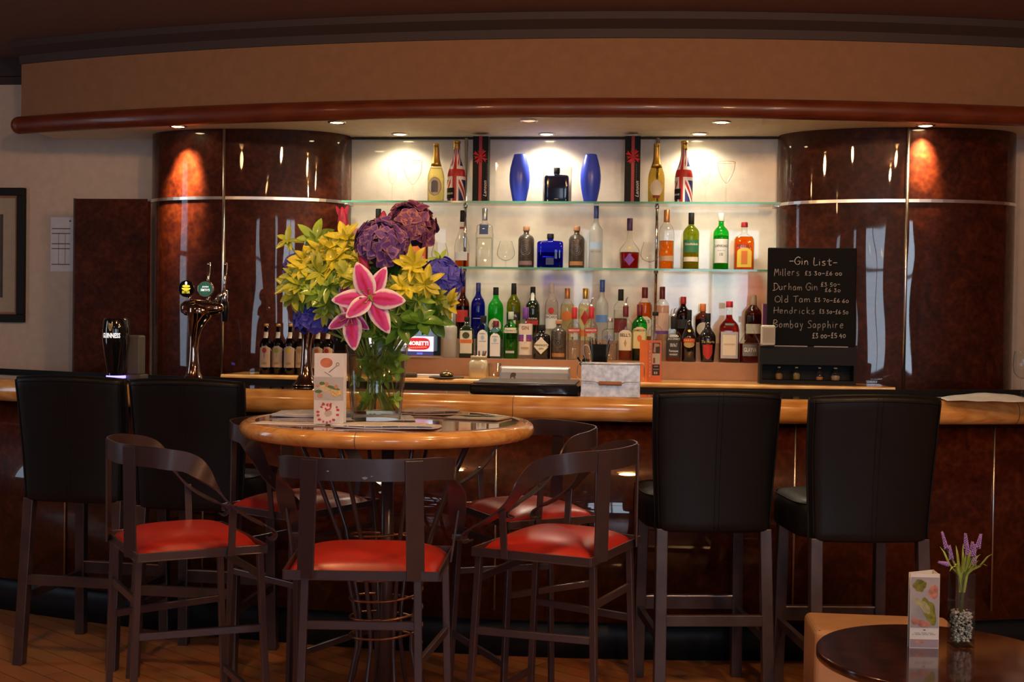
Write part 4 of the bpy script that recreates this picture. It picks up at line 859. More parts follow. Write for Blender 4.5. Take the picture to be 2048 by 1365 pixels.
# chrome beer towers
def tower(px, label, badges):
    Y = 5.30
    t = thing('beer_tower', label, 'beer tap', (Xat(px, 750, Y), Y, ZT), 0, 'chrome beer towers on the bar')
    pts = [(0, 0, 0), (0, 0, .008), (0, 0, .02), (0, 0, .05), (0, 0, .10), (0, 0, .16), (.002, 0, .21), (.006, 0, .25), (.014, 0, .285), (.024, 0, .32), (.03, 0, .345), (.034, 0, .362)]
    r = [.062, .060, .046, .032, .024, .021, .023, .030, .042, .058, .060, .046]
    obj('stem', MB().tube(pts, r, 24), DARKCHROME, t)
    M = Matrix.Rotation(rad(90), 4, 'Y')
    obj('head', MB().lathe([(-.072, .006), (-.068, .022), (-.05, .034), (0, .040), (.06, .036), (.10, .026), (.125, .020), (.13, .008)], 24, c=(.01, 0, .345), M=M), DARKCHROME, t)
    for bx, kind in badges:
        bz = .432
        b = obj('badge', MB().lathe([(0, .010), (.03, .012), (.032, .034), (.040, .0385), (.046, .0385), (.048, .036)], 32, c=(bx, .026, bz), M=Matrix.Rotation(rad(90), 4, 'X')), BLACKG if kind == 'b' else CHROME, t, label='round illuminated badge')
        yf = -.0228
        def disc(r, m, nm, dz=0, dy=0, sx=1, a0=0, a1=2*PI):
            k = 28; vs = [(bx+r*sx*math.cos(a0+(a1-a0)*i/k), yf-dy, bz+dz+r*math.sin(a0+(a1-a0)*i/k)) for i in range(k+1)]
            return obj(nm, MB().add(vs, [tuple(range(k+1))]), m, b)
        if kind == 'b':
            yl = mat('lit_yellow', (.8, .7, .08), .5, emit=(1, .82, .05), es=.75); mb = MB()
            mb.lathe([(-.001, .018), (.001, .018)], 20, c=(bx, yf-.0004, bz+.012), M=Matrix.Scale(.35, 4, (0, 0, 1)) @ Matrix.Rotation(rad(90), 4, 'X'))
            vs = [(bx+.021*math.cos(a), yf-.0008, bz+.004+.012*math.sin(a)) for a in [PI+PI*i/14 for i in range(15)]]; mb.add(vs, [tuple(range(15))])
            flat_text(mb, 'BITTER', .036, (bx, yf-.0008, bz-.015), h=.012, bold=.02); obj('yellow_print', mb, yl, b)
            obj('white_drop', MB().lathe([(-.009, .0005), (-.004, .0045), (.003, .0055), (.009, .0005)], 14, c=(bx, yf-.001, bz+.025)), mat('lit_white_lettering', (.9, .9, .9), .4, emit=(1, 1, 1), es=.8), b)
        elif kind == 'g':
            disc(.0345, mat('badge_rim', (.45, .42, .34), .3, .6), 'rim', dy=.0002); disc(.0315, mat('lit_green', (.01, .10, .065), .4, emit=(.01, .16, .10), es=.45), 'green_face', dy=.0006)
            mb = MB(); flat_text(mb, 'JOHN', .030, (bx, yf-.001, bz+.009), h=.010, bold=.03); flat_text(mb, "SMITH'S", .043, (bx, yf-.001, bz-.004), h=.011, bold=.03)
            obj('white_print', mb, mat('lit_white_lettering', (.9, .9, .9), .4, emit=(1, 1, 1), es=.8), b)
            mb = MB(); mb.box(bx-.018, bx+.018, yf-.001, yf-.0006, bz-.0135, bz-.0118); mb.box(bx-.010, bx+.010, yf-.001, yf-.0006, bz-.020, bz-.0186); mb.lathe([(-.005, .0005), (0, .003), (.005, .0005)], 10, c=(bx, yf-.001, bz+.022))
            obj('gold_print', mb, INK['a'], b)
        obj('badge_neck', MB().tube([(bx, .01, .36), (bx, .018, .395), (bx, .022, .432)], [.012, .010, .010], 14), DARKCHROME, t)
    for lx in (.055, .134):
        obj('tap_lever', MB().tube([(lx-.006, .03, .385), (lx-.003, .03, .46), (lx+.002, .03, .545)], [.005, .0055, .009], 12).sphere((lx+.002, .03, .547), .009, 12, 8), CHROME, t)
    obj('spout_valve', MB().tube([(.09, .02, .372), (.115, .025, .405), (.134, .03, .415)], .011, 14).lathe([(.375, .012), (.385, .014), (.425, .014), (.43, .010)], 16, c=(.134, .03, 0)), CHROME, t)
    obj('spout', MB().lathe([(.285, .011), (.287, .012), (.335, .016), (.375, .016), (.378, .010)], 16, c=(.136, .03, 0)), BLACK, t, label='black spout')
    return t
tower(387, 'bronzed chrome beer tower with two round badges, behind the second black stool', [(-.030, 'b'), (.060, 'g')])
tower(612, 'bronzed chrome beer tower mostly behind the bouquet, right of the syrups', [(-.030, 'k'), (.060, 'k')])

# till screen
Ysc = 6.13; p0 = atY(667, 721, Ysc); p1 = atY(883, 598, Ysc); w = (p1.x-p0.x)/2; h = p1.z-Z_FR
t = thing('till_screen', 'black till screen behind the flower vase showing a red beer logo', 'monitor', ((p0.x+p1.x)/2, Ysc, Z_FR))
ZS = h/2+.012
obj('housing', MB().box(-w, w, -.014, .016, .012, h), BLACK, t, bevel=.004)
obj('stand', MB().box(-.08, .08, -.03, .05, 0, .012), BLACK, t, bevel=.003)
obj('screen', MB().box(-w+.016, w-.016, -.0150, -.014, .036, h-.016), BLACKG, t)
q = atY(838, 700, Ysc); qx = q.x-t.location.x
xl_, xr_ = qx-.27, atY(868, 700, Ysc).x-t.location.x; za, zb_ = atY(838, 703, Ysc).z-Z_FR, atY(838, 673, Ysc).z-Z_FR
obj('lit_picture', MB().box(xl_, xr_, -.0158, -.0150, za, zb_), mat('screen_white', (.5, .5, .55), .3, emit=(.80, .84, 1.0), es=.85), t, label='lit white part of the screen')
mb = MB(); rr = .060
mb.add([(qx-.002+rr*1.0*math.copysign(abs(math.cos(a))**.5, math.cos(a))*1.02, -.0165, (za+zb_)/2+.031*math.copysign(abs(math.sin(a))**.7, math.sin(a))) for a in [2*PI*i/32 for i in range(32)]], [tuple(range(32))])
obj('red_logo', mb, mat('lit_red', (.4, .02, .03), .4, emit=(.55, .015, .03), es=.9), t)
tm = MB(); flat_text(tm, 'MORETTI', .108, (qx-.002, -.0172, (za+zb_)/2+.003), h=.022, bold=.05); obj('logo_lettering', tm, mat('lit_white_lettering', (.9, .9, .9), .4, emit=(1, 1, 1), es=.8), t)
tm = MB()
for k in range(9): tm.tube([(qx-.050+.011*k+.004*math.cos(a), -.0172, (za+zb_)/2-.021+.003*math.sin(a)+.0006*k) for a in [2*PI*i/8 for i in range(8)]], .0008, 5, closed=True)
obj('logo_script', tm, mat('lit_gold', (.7, .4, .1), .4, emit=(.8, .45, .12), es=.8), t)
obj('screen_bar', MB().box(xl_, xr_, -.0158, -.0150, za-.022, za), mat('screen_navy', (.03, .03, .1), .3, emit=(.05, .05, .2), es=.6), t)
obj('screen_button', MB().box(qx-.008, qx+.022, -.0166, -.0158, za-.016, za-.006), mat('screen_blue', (.1, .12, .6), .3, emit=(.15, .15, .8), es=.8), t)
obj('maker_mark', MB().box(qx-.008, qx+.012, -.0150, -.0140, .021, .024), SILV, t)

# galvanised caddy with handle, black cup of straws beside it
pc = atZ(1220, 797, ZT); YC = 5.03; xc = Xat(1221, 790, YC-.06)
GALV = mat('galvanised_steel', (.76, .81, .84), .36, .4, noise=.30, nscale=45)
w = 117/pxm((xc, YC-.06, ZT))/2; hh = .135
t = thing('metal_caddy', 'galvanised steel caddy with wooden bail handle on the bar', 'caddy', (xc, YC, ZT), rad(-1))
mb = MB(); d = .065; th = .002
mb.box(-w, w, -d, -d+th, 0, hh).box(-w, w, d-th, d, 0, hh).box(-w, -w+th, -d+th, d-th, 0, hh).box(w-th, w, -d+th, d-th, 0, hh).box(-w+th, w-th, -d+th, d-th, 0, th)
mb.box(-w-.0015, w+.0015, -d-.0015, -d, 0, .018)
obj('bin', mb, GALV, t)
obj('rolled_rim', MB().tube([(-w, -d, hh), (w, -d, hh), (w, d, hh), (-w, d, hh)], .0032, 8, closed=True), GALV, t)
mb = MB()
for s in (-1, 1):
    mb.tube([(s*(w-.002), -.01, hh+.006), (s*(w+.012), -.015, hh+.004), (s*(w+.017), -.04, hh-.012), (s*(w+.017), -d-.01, hh*.62), (s*(w+.010), -d-.012, hh*.50), (s*w*.9, -d-.013, hh*.47), (s*.062, -d-.013, hh*.465), (s*.048, -d-.013, hh*.42)], .0016, 8)
obj('wire_bail', mb, STEEL, t)
obj('handle_grip', MB().lathe([(-.047, .007), (-.046, .0085), (.046, .0085), (.047, .007)], 16, c=(0, -d-.013, hh*.415), M=Matrix.Rotation(rad(90), 4, 'Y')), mat('beech_grip', (.42, .20, .10), .5), t)
YU = 5.22; xu = Xat(1187, 725, YU)
t = thing('straw_cup', 'black square cup holding straws and stirrers behind the metal caddy', 'cup', (Xat(1199, 725, YU), YU, ZT))
sc = pxm((xu, YU, ZT)); zt = atY(1199, 689, YU).z-ZT
obj('cup', MB().lathe([(0, .026, .026, 5), (zt, .038, .038, 5), (zt-.004, .034, .034, 5), (.01, .024, .024, 5)], 28), BLACK, t)
rnd = random.Random(4); mb = MB()
for k in range(16):
    a = rnd.uniform(-.5, .5); mb.tube([(a*.03, rnd.uniform(-.01, .01), .06), (a*.10, rnd.uniform(-.02, .02), zt+rnd.uniform(-.01, .03))], .0022, 6)
obj('straws', mb, MATTEBLK, t)
t = thing('sip_stirrer_bundle', 'bundle of black bendy stirrers leaning left beside the straw cup', 'stirrers', (Xat(1172, 735, YU), YU-.01, ZT))
mb = MB()
for k in range(26):
    a = rnd.uniform(0, 2*PI); r = rnd.uniform(0, .03); x, z = r*math.cos(a)*1.1, r*math.sin(a)*.7
    mb.tube([(.03+x*.2, .01, .0), (.02+x*.5, 0, .09), (-.012+x, -.01, .142+z)], .0025, 6)
obj('stirrer_tips', mb, MATTEBLK, t)
obj('wire_tongs', MB().tube([(.012, -.012, .10), (-.008, -.014, .165), (-.012, -.014, .195), (-.006, -.014, .207), (.004, -.014, .208), (.012, -.014, .20), (.02, -.014, .175), (.03, -.012, .12)], .0022, 8), STEEL, t)

# black drip tray and silver foil roll dispenser
x0, x1 = Xat(940, 778, 4.99), Xat(1157, 778, 4.99)
t = thing('drip_tray', 'long black serving tray lying across the bar left of the metal caddy', 'tray', ((x0+x1)/2, 5.17, ZT)); w = (x1-x0)/2
obj('tray_body', MB().box(-w, w, -.19, .20, 0, .044), BLACKG, t, bevel=.006)
obj('brown_reflection', MB().box(-w+.012, w-.012, -.178, .19, .044, .049), mat('tray_reflection_brown', (.055, .035, .025), .35), t, bevel=.002)  # brown reflection on the black tray top, put into a slab's colour
Yd = 5.93; x0, x1 = Xat(1003, 750, Yd), Xat(1139, 750, Yd); w = (x1-x0)/2; zt = atY(1070, 734, Yd).z-Z_BC
t = thing('foil_dispenser', 'silver roll dispenser with a dark bear mark behind the tray', 'dispenser', ((x0+x1)/2, Yd, Z_BC))
sec = [(-.05, 0), (-.05, zt*.55), (-.04, zt*.9), (-.025, zt), (.035, zt), (.05, zt*.8), (.05, 0)]
obj('case', MB().prism([(x, z) for x, z in sec], -w, w, M=Matrix.Rotation(rad(90), 4, 'Z')), mat('satin_silver', (.56, .55, .54), .35, .5), t, bevel=.004)
for s in (-1, 1): obj('end_cap', MB().prism([(x*1.03, z*1.02) for x, z in sec], s*w-.004, s*w+.004, M=Matrix.Rotation(rad(90), 4, 'Z')), STEEL, t)
bp = [(-.018, 0), (-.012, 0), (-.010, .008), (0, .009), (.004, 0), (.012, 0), (.010, .012), (.016, .020), (.012, .032), (-.002, .034), (-.012, .030), (-.017, .018)]
obj('bear_mark', MB().add([(x*.9-w*.62, -.0512, z*.9+.004) for x, z in bp], [tuple(range(len(bp)-1, -1, -1))]), mat('bear_brown', (.12, .09, .06), .6), t, label='dark bear mark')
# jar, tumbler, bell, keypad, slips
Yj = 5.95; xj = Xat(957, 750, Yj); H = atY(957, 712, Yj).z-Z_BC; R_ = 37/pxm((xj, Yj, Z_BC))/2
t = thing('cream_jar', 'cream ceramic jar with wide lip holding small wrapped sticks', 'jar', (xj, Yj, Z_BC))
obj('jar_body', MB().lathe([(0, .92*R_, .92*R_, 4), (.02*H, R_, R_, 4), (.68*H, R_, R_, 4), (.80*H, .86*R_, .86*R_, 3), (.84*H, .72*R_), (.88*H, .72*R_), (.91*H, .88*R_), (H, .88*R_), (H, .74*R_), (.5*H, .7*R_)], 28), mat('cream_ceramic', (.66, .55, .34), .3, coat=.5), t)
mb = MB()
for dx, a, c in ((-.012, -.3, 0), (.002, .0, 0), (.014, .35, 0), (.018, .6, 0)): mb.tube([(dx, 0, H*.6), (dx+a*.03, -.004, H*1.22)], .0045, 8)
obj('wrapped_sticks', mb, mat('brown_wrapper', (.10, .05, .035), .5), t)
t = thing('tumbler', 'small clear tumbler between the cream jar and the silver dispenser', 'glass', (Xat(989, 750, Yj), Yj, Z_BC))
obj('tumbler_glass', MB().lathe([(0, .026), (.006, .029), (.075, .034), (.0755, .0325), (.012, .027), (.011, .001)], 28), CLEAR, t)
p = atY(893, 752, 5.93)
t = thing('coaster', 'dark coaster under the small brass call bell', 'coaster', (p.x, 5.93, Z_BC)); obj('mat', MB().lathe([(0, .088), (.004, .088)], 32), mat('dark_coaster', (.05, .028, .02), .7), t)
t = thing('call_bell', 'small brass call bell on its dark coaster', 'bell', (p.x, 5.93, Z_BC+.004))
obj('dome', MB().lathe([(.004, .034), (.010, .035), (.020, .031), (.026, .020), (.028, .006)], 24), mat('antique_brass', (.30, .21, .09), .25, 1), t)
obj('base_ring', MB().lathe([(0, .030), (.005, .030)], 24), BLACK, t); obj('button', MB().lathe([(.028, .004), (.032, .005), (.034, .003)], 12), STEEL, t)
t = thing('keypad', 'dark card keypad on the back counter just right of the flower vase', 'keypad', (Xat(820, 752, 5.92), 5.92, Z_BC), rad(8))
obj('pad', MB().box(-.055, .035, -.04, .04, 0, .018), mat('keypad_brown', (.05, .035, .02), .5), t, bevel=.004)
mb = MB()
for i in range(6):
    for j in range(4): mb.box(-.050+.014*i, -.040+.014*i, -.034+.018*j, -.022+.018*j, .018, .0225)
obj('keys', mb, mat('keypad_keys', (.22, .17, .07), .5), t)
t = thing('paper_slips', 'flat stack of pale slips between the keypad and the bell', 'paper', (Xat(858, 750, 6.0), 6.02, Z_BC)); obj('sheets', MB().box(-.07, .05, -.05, .05, 0, .010), PAPER, t)
# steak menu tent
Yt = 5.90; x0, x1 = Xat(1296, 720, Yt), Xat(1323, 720, Yt); w = (x1-x0)/2; zt = atY(1309, 681, Yt).z-Z_BC
t = thing('menu_holder', 'upright orange steak menu in a clear holder right of the metal caddy', 'menu', ((x0+x1)/2, Yt, Z_BC), rad(9))
OR = mat('menu_orange', (.90, .20, .05), .4)
obj('card', MB().box(-w, w, -.002, 0, 0, zt), OR, t)
obj('clear_sleeve', MB().box(-w-.002, w+.002, .002, .0035, 0, zt+.002), CLEAR, t)
obj('side_leaf', MB().obox((-w-.016, .03, zt/2), (.0155, -.028, 0), (.001, .0006, 0), (0, 0, zt/2)), OR, t)
mb = MB(); [flat_text(mb, ch, zt*.035, (-w*.72, -.003, zt*(.90-.083*i)), h=zt*.052, bold=.02) for i, ch in enumerate('STEAKHOUSE')]

obj('lettering', mb, mat('menu_yellow', (.95, .74, .34), .5), t)
obj('photo_panel', MB().box(-w*.38, w*.75, -.0026, -.002, zt*.69, zt*.94), mat('dark_photo', (.06, .03, .025), .5), t)
mb = MB(); mb.add([(-w*.25, -.003, zt*.72), (w*.1, -.003, zt*.70), (w*.1, -.003, zt*.84), (w*.7, -.003, zt*.86), (w*.6, -.003, zt*.91), (-w*.1, -.003, zt*.93)], [(0, 1, 2, 3, 4, 5)]); obj('photo_hand', mb, mat('photo_skin', (.62, .36, .25), .6), t)
obj('pale_panel', MB().box(-w*.38, w*.75, -.0026, -.002, zt*.43, zt*.68), CREAM, t)
mb = MB(); mb.box(-w*.25, w*.05, -.003, -.0026, zt*.45, zt*.58); obj('panel_figure', mb, mat('figure_red', (.35, .10, .05), .6), t)
obj('dark_panel', MB().box(-w*.38, w*.75, -.0026, -.002, zt*.16, zt*.42), mat('dark_choc', (.05, .015, .012), .5), t)
mb = MB(); mb.box(-w*.1, w*.5, -.003, -.0026, zt*.37, zt*.385).box(-w*.25, w*.65, -.003, -.0026, zt*.30, zt*.31).box(-w*.1, w*.1, -.003, -.0026, zt*.19, zt*.25).box(w*.2, w*.4, -.003, -.0026, zt*.19, zt*.25); obj('panel_marks', mb, CREAM, t)

# chalkboard on its spice box
Yb = 5.93; bl, br_ = Xat(1520, 735, Yb), Xat(1713, 735, Yb); zt = atY(1615, 694, Yb).z-Z_BC; w = (br_-bl)/2; cx = (bl+br_)/2
t = thing('spice_box', 'black open fronted box with four spice jars under the chalkboard', 'box', (cx, Yb+.06, Z_BC), rad(-1))
mb = MB(); mb.box(-w, w, .04, .05, 0, zt).box(-w, w, -.06, .04, 0, .02).box(-w, w, -.06, .04, zt-.012, zt).box(-w, -w+.012, -.06, .04, .02, zt-.012).box(w-.012, w, -.06, .04, .02, zt-.012).box(-w+.012, w-.012, -.06, -.052, zt*.52, zt-.012)
obj('case', mb, MATTEBLK, t)
obj('chalk_rail', MB().box(-w*.7, -w*.02, -.062, -.056, zt-.001, zt+.004).box(w*.12, w*.82, -.062, -.056, zt-.001, zt+.004), mat('pale_strip', (.42, .36, .32), .5), t, label='pale strip along the top edge')
for i, (px, c, fill, lab) in enumerate(((1558, (.30, .17, .07), .75, 'tiny spice jar of brown spice, leftmost in the black box'), (1593, (.25, .20, .06), .8, 'tiny spice jar of olive herbs, second in the black box'),
                           (1639, (.50, .22, .12), .45, 'tiny spice jar of pinkish spice, third in the black box'), (1671, (.36, .28, .20), .6, 'wider spice jar of beige powder, rightmost in the black box'))):
    Yq = 5.955; x = Xat(px, 748, Yq); r = .0235 if i == 3 else .0185; hh = .058
    j = thing('spice_jar', lab, 'jar', (x, Yq, Z_BC+.020), 0, 'spice jars in the black box')
    obj('jar_glass', MB().lathe([(0, r*.9), (.003, r), (hh*.6, r), (hh*.82, r*.75), (hh*.95, r*.45), (hh, r*.40)], 20), CLEAR, j)
    obj('spice', MB().lathe([(.003, r*.88), (hh*fill*.6, r*.93), (hh*fill*.75, r*.6)], 18), mat('spice_%d' % i, c, .9, noise=.6, nscale=400), j)
    obj('stopper', MB().lathe([(hh, r*.38), (hh+.006, r*.38)], 12), mat('jar_stopper', (.35, .3, .24), .4), j)
# board
tl, tr = atY(1537, 495, Yb+.03), atY(1715, 497, Yb+.03); zb = Z_BC+zt+.001; bw = (tr.x-tl.x)/2; bh = tl.z-zb
t = thing('chalkboard', 'black chalkboard with a handwritten gin price list beside the right pillar', 'chalkboard', ((tl.x+tr.x)/2, Yb+.052, zb), rad(-1)); t['kind'] = 'thing'
obj('board', MB().box(-bw, bw, -.010, .008, 0, bh), mat('chalkboard_black', (.009, .009, .009), .7, spec=.12), t, bevel=.005)
# single-stroke hand lettering: strokes on a 0..1 grid, y up
G = {'-': '.1,.4 .8,.42', '.': '.2,.30 .28,.30', '£': '.75,.85 .5,.95 .35,.75 .4,.1 .1,.02 .3,.05 .8,.0;.12,.5 .65,.5', '0': '.5,.6 .2,.5 .15,.2 .4,0 .7,.15 .75,.45 .5,.6',
 '3': '.1,.8 .6,.85 .3,.5 .65,.35 .5,.0 .05,.08', '4': '.5,.75 .1,.3 .8,.32;.6,.55 .55,-.05', '5': '.75,.8 .25,.78 .2,.45 .6,.45 .65,.1 .4,0 .1,.05', '6': '.6,.85 .25,.5 .15,.15 .4,0 .7,.12 .6,.38 .2,.3', '7': '.1,.75 .7,.78 .35,0',
 'G': '.85,.85 .55,1 .2,.8 .05,.4 .25,.05 .6,0 .8,.25 .75,.45 .45,.42', 'i': '.3,.55 .3,0;.3,.75 .32,.78', 'n': '.1,.55 .12,0;.12,.35 .4,.55 .6,.4 .65,0', 'L': '.2,1 .15,0 .8,.03', 's': '.65,.55 .25,.5 .2,.35 .6,.2 .5,0 .1,.02', 't': '.4,.85 .4,.1 .6,0 .75,.08;.05,.6 .8,.62',
 'M': '.0,-.1 .15,1 .4,.4 .65,1 .8,0', 'l': '.2,1 .2,0 .35,.02', 'e': '.1,.3 .6,.35 .5,.58 .2,.5 .1,.2 .3,0 .65,.08', 'r': '.15,.6 .15,0;.15,.4 .4,.58 .6,.5', 'D': '.1,1 .15,0 -.1,-.05 .4,0 .85,.4 .6,.9 .1,.95', 'u': '.1,.55 .12,.1 .35,0 .6,.15 .62,.55 .65,0',
 'h': '.15,1 .15,0 .2,.35 .45,.5 .6,.4 .62,0', 'a': '.6,.5 .3,.55 .1,.25 .3,0 .58,.2 .6,.5 .65,0', 'm': '.05,.5 .08,0 .1,.35 .28,.5 .38,.35 .38,0 .4,.35 .6,.5 .72,.35 .75,0', 'O': '.5,.9 .15,.7 .1,.25 .4,0 .8,.2 .8,.65 .5,.9', 'd': '.6,1 .62,0;.6,.4 .3,.5 .1,.25 .3,0 .6,.15', 'T': '.0,.9 .9,.95;.45,.92 .42,0', 'o': '.4,.55 .12,.35 .2,.03 .5,.05 .62,.35 .4,.55',
 'H': '.15,1 .1,0;.8,1 .75,0;.0,.45 .95,.6', 'c': '.6,.5 .3,.55 .1,.25 .3,0 .62,.08', 'k': '.15,1 .15,0;.65,.6 .2,.3 .7,0', 'B': '.15,1 .1,0 .6,.05 .75,.3 .2,.5 .65,.7 .5,1 .1,.98', 'b': '.15,1 .15,0 .5,.0 .65,.3 .4,.5 .15,.35', 'y': '.1,.55 .3,.1;.6,.55 .3,-.35 .1,-.3', 'S': '.8,.9 .4,1 .15,.75 .65,.4 .6,.05 .05,.05', 'p': '.12,.55 .12,-.4;.12,.45 .45,.55 .6,.3 .4,.05 .12,.1', ' ': ''}
def chalk(line, x0, y0, x1, y1, H, seed):
    """a line of handwriting from one picture point to another on the board, board units in metres"""
    rn = random.Random(seed); mb = MB(); a = atY(x0, y0, t.location.y-.011); b = atY(x1, y1, t.location.y-.011)
    adv = [.42 if c in 'il.' else .5 if c == ' ' else .95 if c in 'MmDOGHB' else .78 for c in line]; tot = sum(adv); W_ = (b.x-a.x)/tot; cx_ = 0
    for c, ad in zip(line, adv):
        for st in G[c].split(';') if G[c] else ():
            P = [tuple(map(float, q.split(','))) for q in st.split()]
            # smooth the stroke
            pts = []
            for i in range(len(P)-1):
                p0, p1, p2, p3 = P[max(0, i-1)], P[i], P[i+1], P[min(len(P)-1, i+2)]
                for k in range(4):
                    u = k/4; pts.append(tuple(.5*(2*p1[m]+(-p0[m]+p2[m])*u+(2*p0[m]-5*p1[m]+4*p2[m]-p3[m])*u*u+(-p0[m]+3*p1[m]-3*p2[m]+p3[m])*u**3) for m in (0, 1)))
            pts.append(P[-1]); j = rn.uniform(-.04, .04)
            sx = (cx_/tot)
            mb.tube([(a.x-t.location.x+(cx_+px*ad*1.05)*W_, -.0106, a.z-t.location.z+(b.z-a.z)*sx+(py+j)*H) for px, py in pts], H*.052 if H > .03 else H*.065, 5)
        cx_ += ad
    return mb
CH = mat('chalk', (.72, .68, .62), .95, noise=.35, nscale=300); CHD = mat('chalk_faint', (.42, .39, .36), .95, noise=.4, nscale=300)
for i, (s, x0, y0, x1, y1, H, m) in enumerate((('-Gin List-', 1578, 529, 1676, 532, .036, CH), ('Millers', 1549, 551, 1601, 551, .033, CHD), ('£3.30-£6.00', 1609, 551, 1685, 551, .021, CH),
        ('Durham Gin', 1547, 580, 1637, 581, .034, CHD), ('£3.50-', 1641, 573, 1681, 573, .021, CH), ('£6.30', 1649, 584, 1682, 585, .019, CH), ('Old Tam', 1549, 605, 1622, 605, .034, CHD), ('£3.70-£6.60', 1628, 604, 1698, 606, .021, CH),
        ('Hendricks', 1547, 627, 1632, 628, .031, CHD), ('£3.30-£6.50', 1638, 627, 1697, 629, .021, CH), ('Bombay Sapphire', 1546, 655, 1689, 657, .036, CHD), ('£3.00-£5.40', 1624, 677, 1692, 676, .027, CH))):
    obj('chalk_line', chalk(s, x0, y0, x1, y1, H, i), m, t, label='handwritten chalk line')
# small white speaker on the box, purple carton behind
p = atY(1536, 693, 5.90); hw = 28/pxm(p)/2; H = atY(1536, 651, 5.90).z-(Z_BC+zt+.004)
t = thing('white_speaker', 'small white rounded box at the lower left corner of the chalkboard', 'speaker', (p.x, 5.912, Z_BC+zt+.0045))
obj('case', MB().box(-hw, hw, -.022, .018, 0, H), mat('white_plastic', (.72, .68, .58), .4), t, bevel=.008, seg=3)
obj('grille', MB().box(-hw*.78, hw*.78, -.0232, -.022, H*.12, H*.88), mat('grille_beige', (.52, .48, .38), .7), t)
p = atY(1530, 650, 6.22)
t = thing('purple_carton', 'purple carton with pale edge peeping out left of the chalkboard', 'box', (p.x+.005, 6.235, Z_FR)); H = atY(1528, 608, 6.22).z-Z_FR
obj('carton', MB().box(-.016, .03, -.012, .03, 0, H), mat('purple_card', (.10, .02, .10), .5), t); obj('pale_edge', MB().box(-.018, -.016, -.013, .03, 0, H+.001), mat('pink_edge', (.6, .35, .33), .5), t)
# napkin and wine glass at the right end of the bar
p = atZ(1985, 806, ZT)
t = thing('white_napkin', 'white paper napkin lying on the right end of the bar', 'napkin', (p.x, p.y+.11, ZT+.001))
rows = []
for i in range(9):
    v = i/8; rows.append([((u-.5)*.36, (v-.5)*.22, .004+.022*max(0, math.sin((u-.1)*PI*.95))*v**1.2+.003*math.sin(9*u+3*v)**2) for u in [j/12 for j in range(13)]])
o_ = obj('paper_sheet', MB().grid(rows, uv=False), WHITE, t); so = o_.modifiers.new('thick', 'SOLIDIFY'); so.thickness = .0012
p = atY(2046, 800, 5.50)
t = thing('wine_glass', 'wine glass cut by the right edge, standing behind the white napkin', 'glass', (p.x, 5.52, ZT))
obj('bowl', MB().lathe([(.085, .004), (.09, .018), (.11, .034), (.14, .040), (.18, .037), (.205, .032)], 28, cap=(True, False)), CLEAR, t)
obj('stem', MB().lathe([(.003, .012), (.012, .005), (.08, .004), (.086, .006)], 14), CLEAR, t); obj('foot', MB().lathe([(0, .034), (.002, .034), (.004, .012)], 28), CLEAR, t)
# ================================================================ round table
TZ, TR = 1.07, .50
tc = atZ(777, 840, TZ); TX, TY = tc.x, tc.y
t = thing('poseur_table', 'tall round table with honey oak rim and dark rod base under the flowers', 'table', (TX, TY, 0), rad(12))
obj('tabletop', MB().lathe([(TZ-.035, TR-.05), (TZ-.002, TR-.05), (TZ, TR-.052)], 64), TABTOP, t)
sec = [(TR-.052, TZ)]+[(TR-.026+.026*math.sin(a), TZ-.026+.026*math.cos(a)) for a in [PI*i/10 for i in range(11)]]+[(TR-.052, TZ-.052)]
vs = []; n = 96
for j in range(n): a = 2*PI*j/n; vs += [(r*math.cos(a), r*math.sin(a), z) for r, z in sec]
m = len(sec); mb = MB().add(vs, [(j*m+i, j*m+(i+1) % m, ((j+1) % n)*m+(i+1) % m, ((j+1) % n)*m+i) for j in range(n) for i in range(m)], 0, True)
obj('oak_rim', mb, OAK, t, label='rounded honey oak rim')
mb = MB()
for a in (-1.78, .1, 2.3): mb.tube([((r+.0006)*math.cos(a), (r+.0006)*math.sin(a), z) for r, z in sec[1:-1]], .0009, 6)
obj('rim_joint', mb, DKWOOD, t)
obj('pole', MB().tube([(0, 0, .03), (0, 0, TZ-.05)], .022, 14), IRON, t)
obj('top_plate', MB().lathe([(TZ-.058, .12), (TZ-.05, .13), (TZ-.036, .13)], 24), IRON, t)
for k in range(8):
    a = 2*PI*k/8+.25; ca, sa = math.cos(a), math.sin(a)
    rod = [(.31, TZ-.05), (.235, .86), (.165, .68), (.13, .52), (.105, .40), (.10, .30), (.125, .18), (.17, .05), (.19, .012)]
    obj('rod', MB().tube([(r*ca, r*sa, z) for r, z in rod], .0075, 8), IRON, t)
for k in range(4):
    a = PI/4+k*PI/2; ca, sa = math.cos(a), math.sin(a)
    obj('foot', MB().tube([(r*ca, r*sa, z) for r, z in ((.05, .075), (.12, .08), (.20, .06), (.27, .025), (.30, .012))], .012, 8), IRON, t)
mb = MB(); mb.tube([(.125*math.cos(u), .125*math.sin(u), .30+.010*u/1.0 if u < 20 else .50+.012*(u-20)) for u in [i*.22 for i in range(int(38/.22))]], .0042, 6)
obj('coil', mb, mat('copper_wire', (.30, .12, .06), .3, .8), t, label='copper wire coil round the waist of the base')

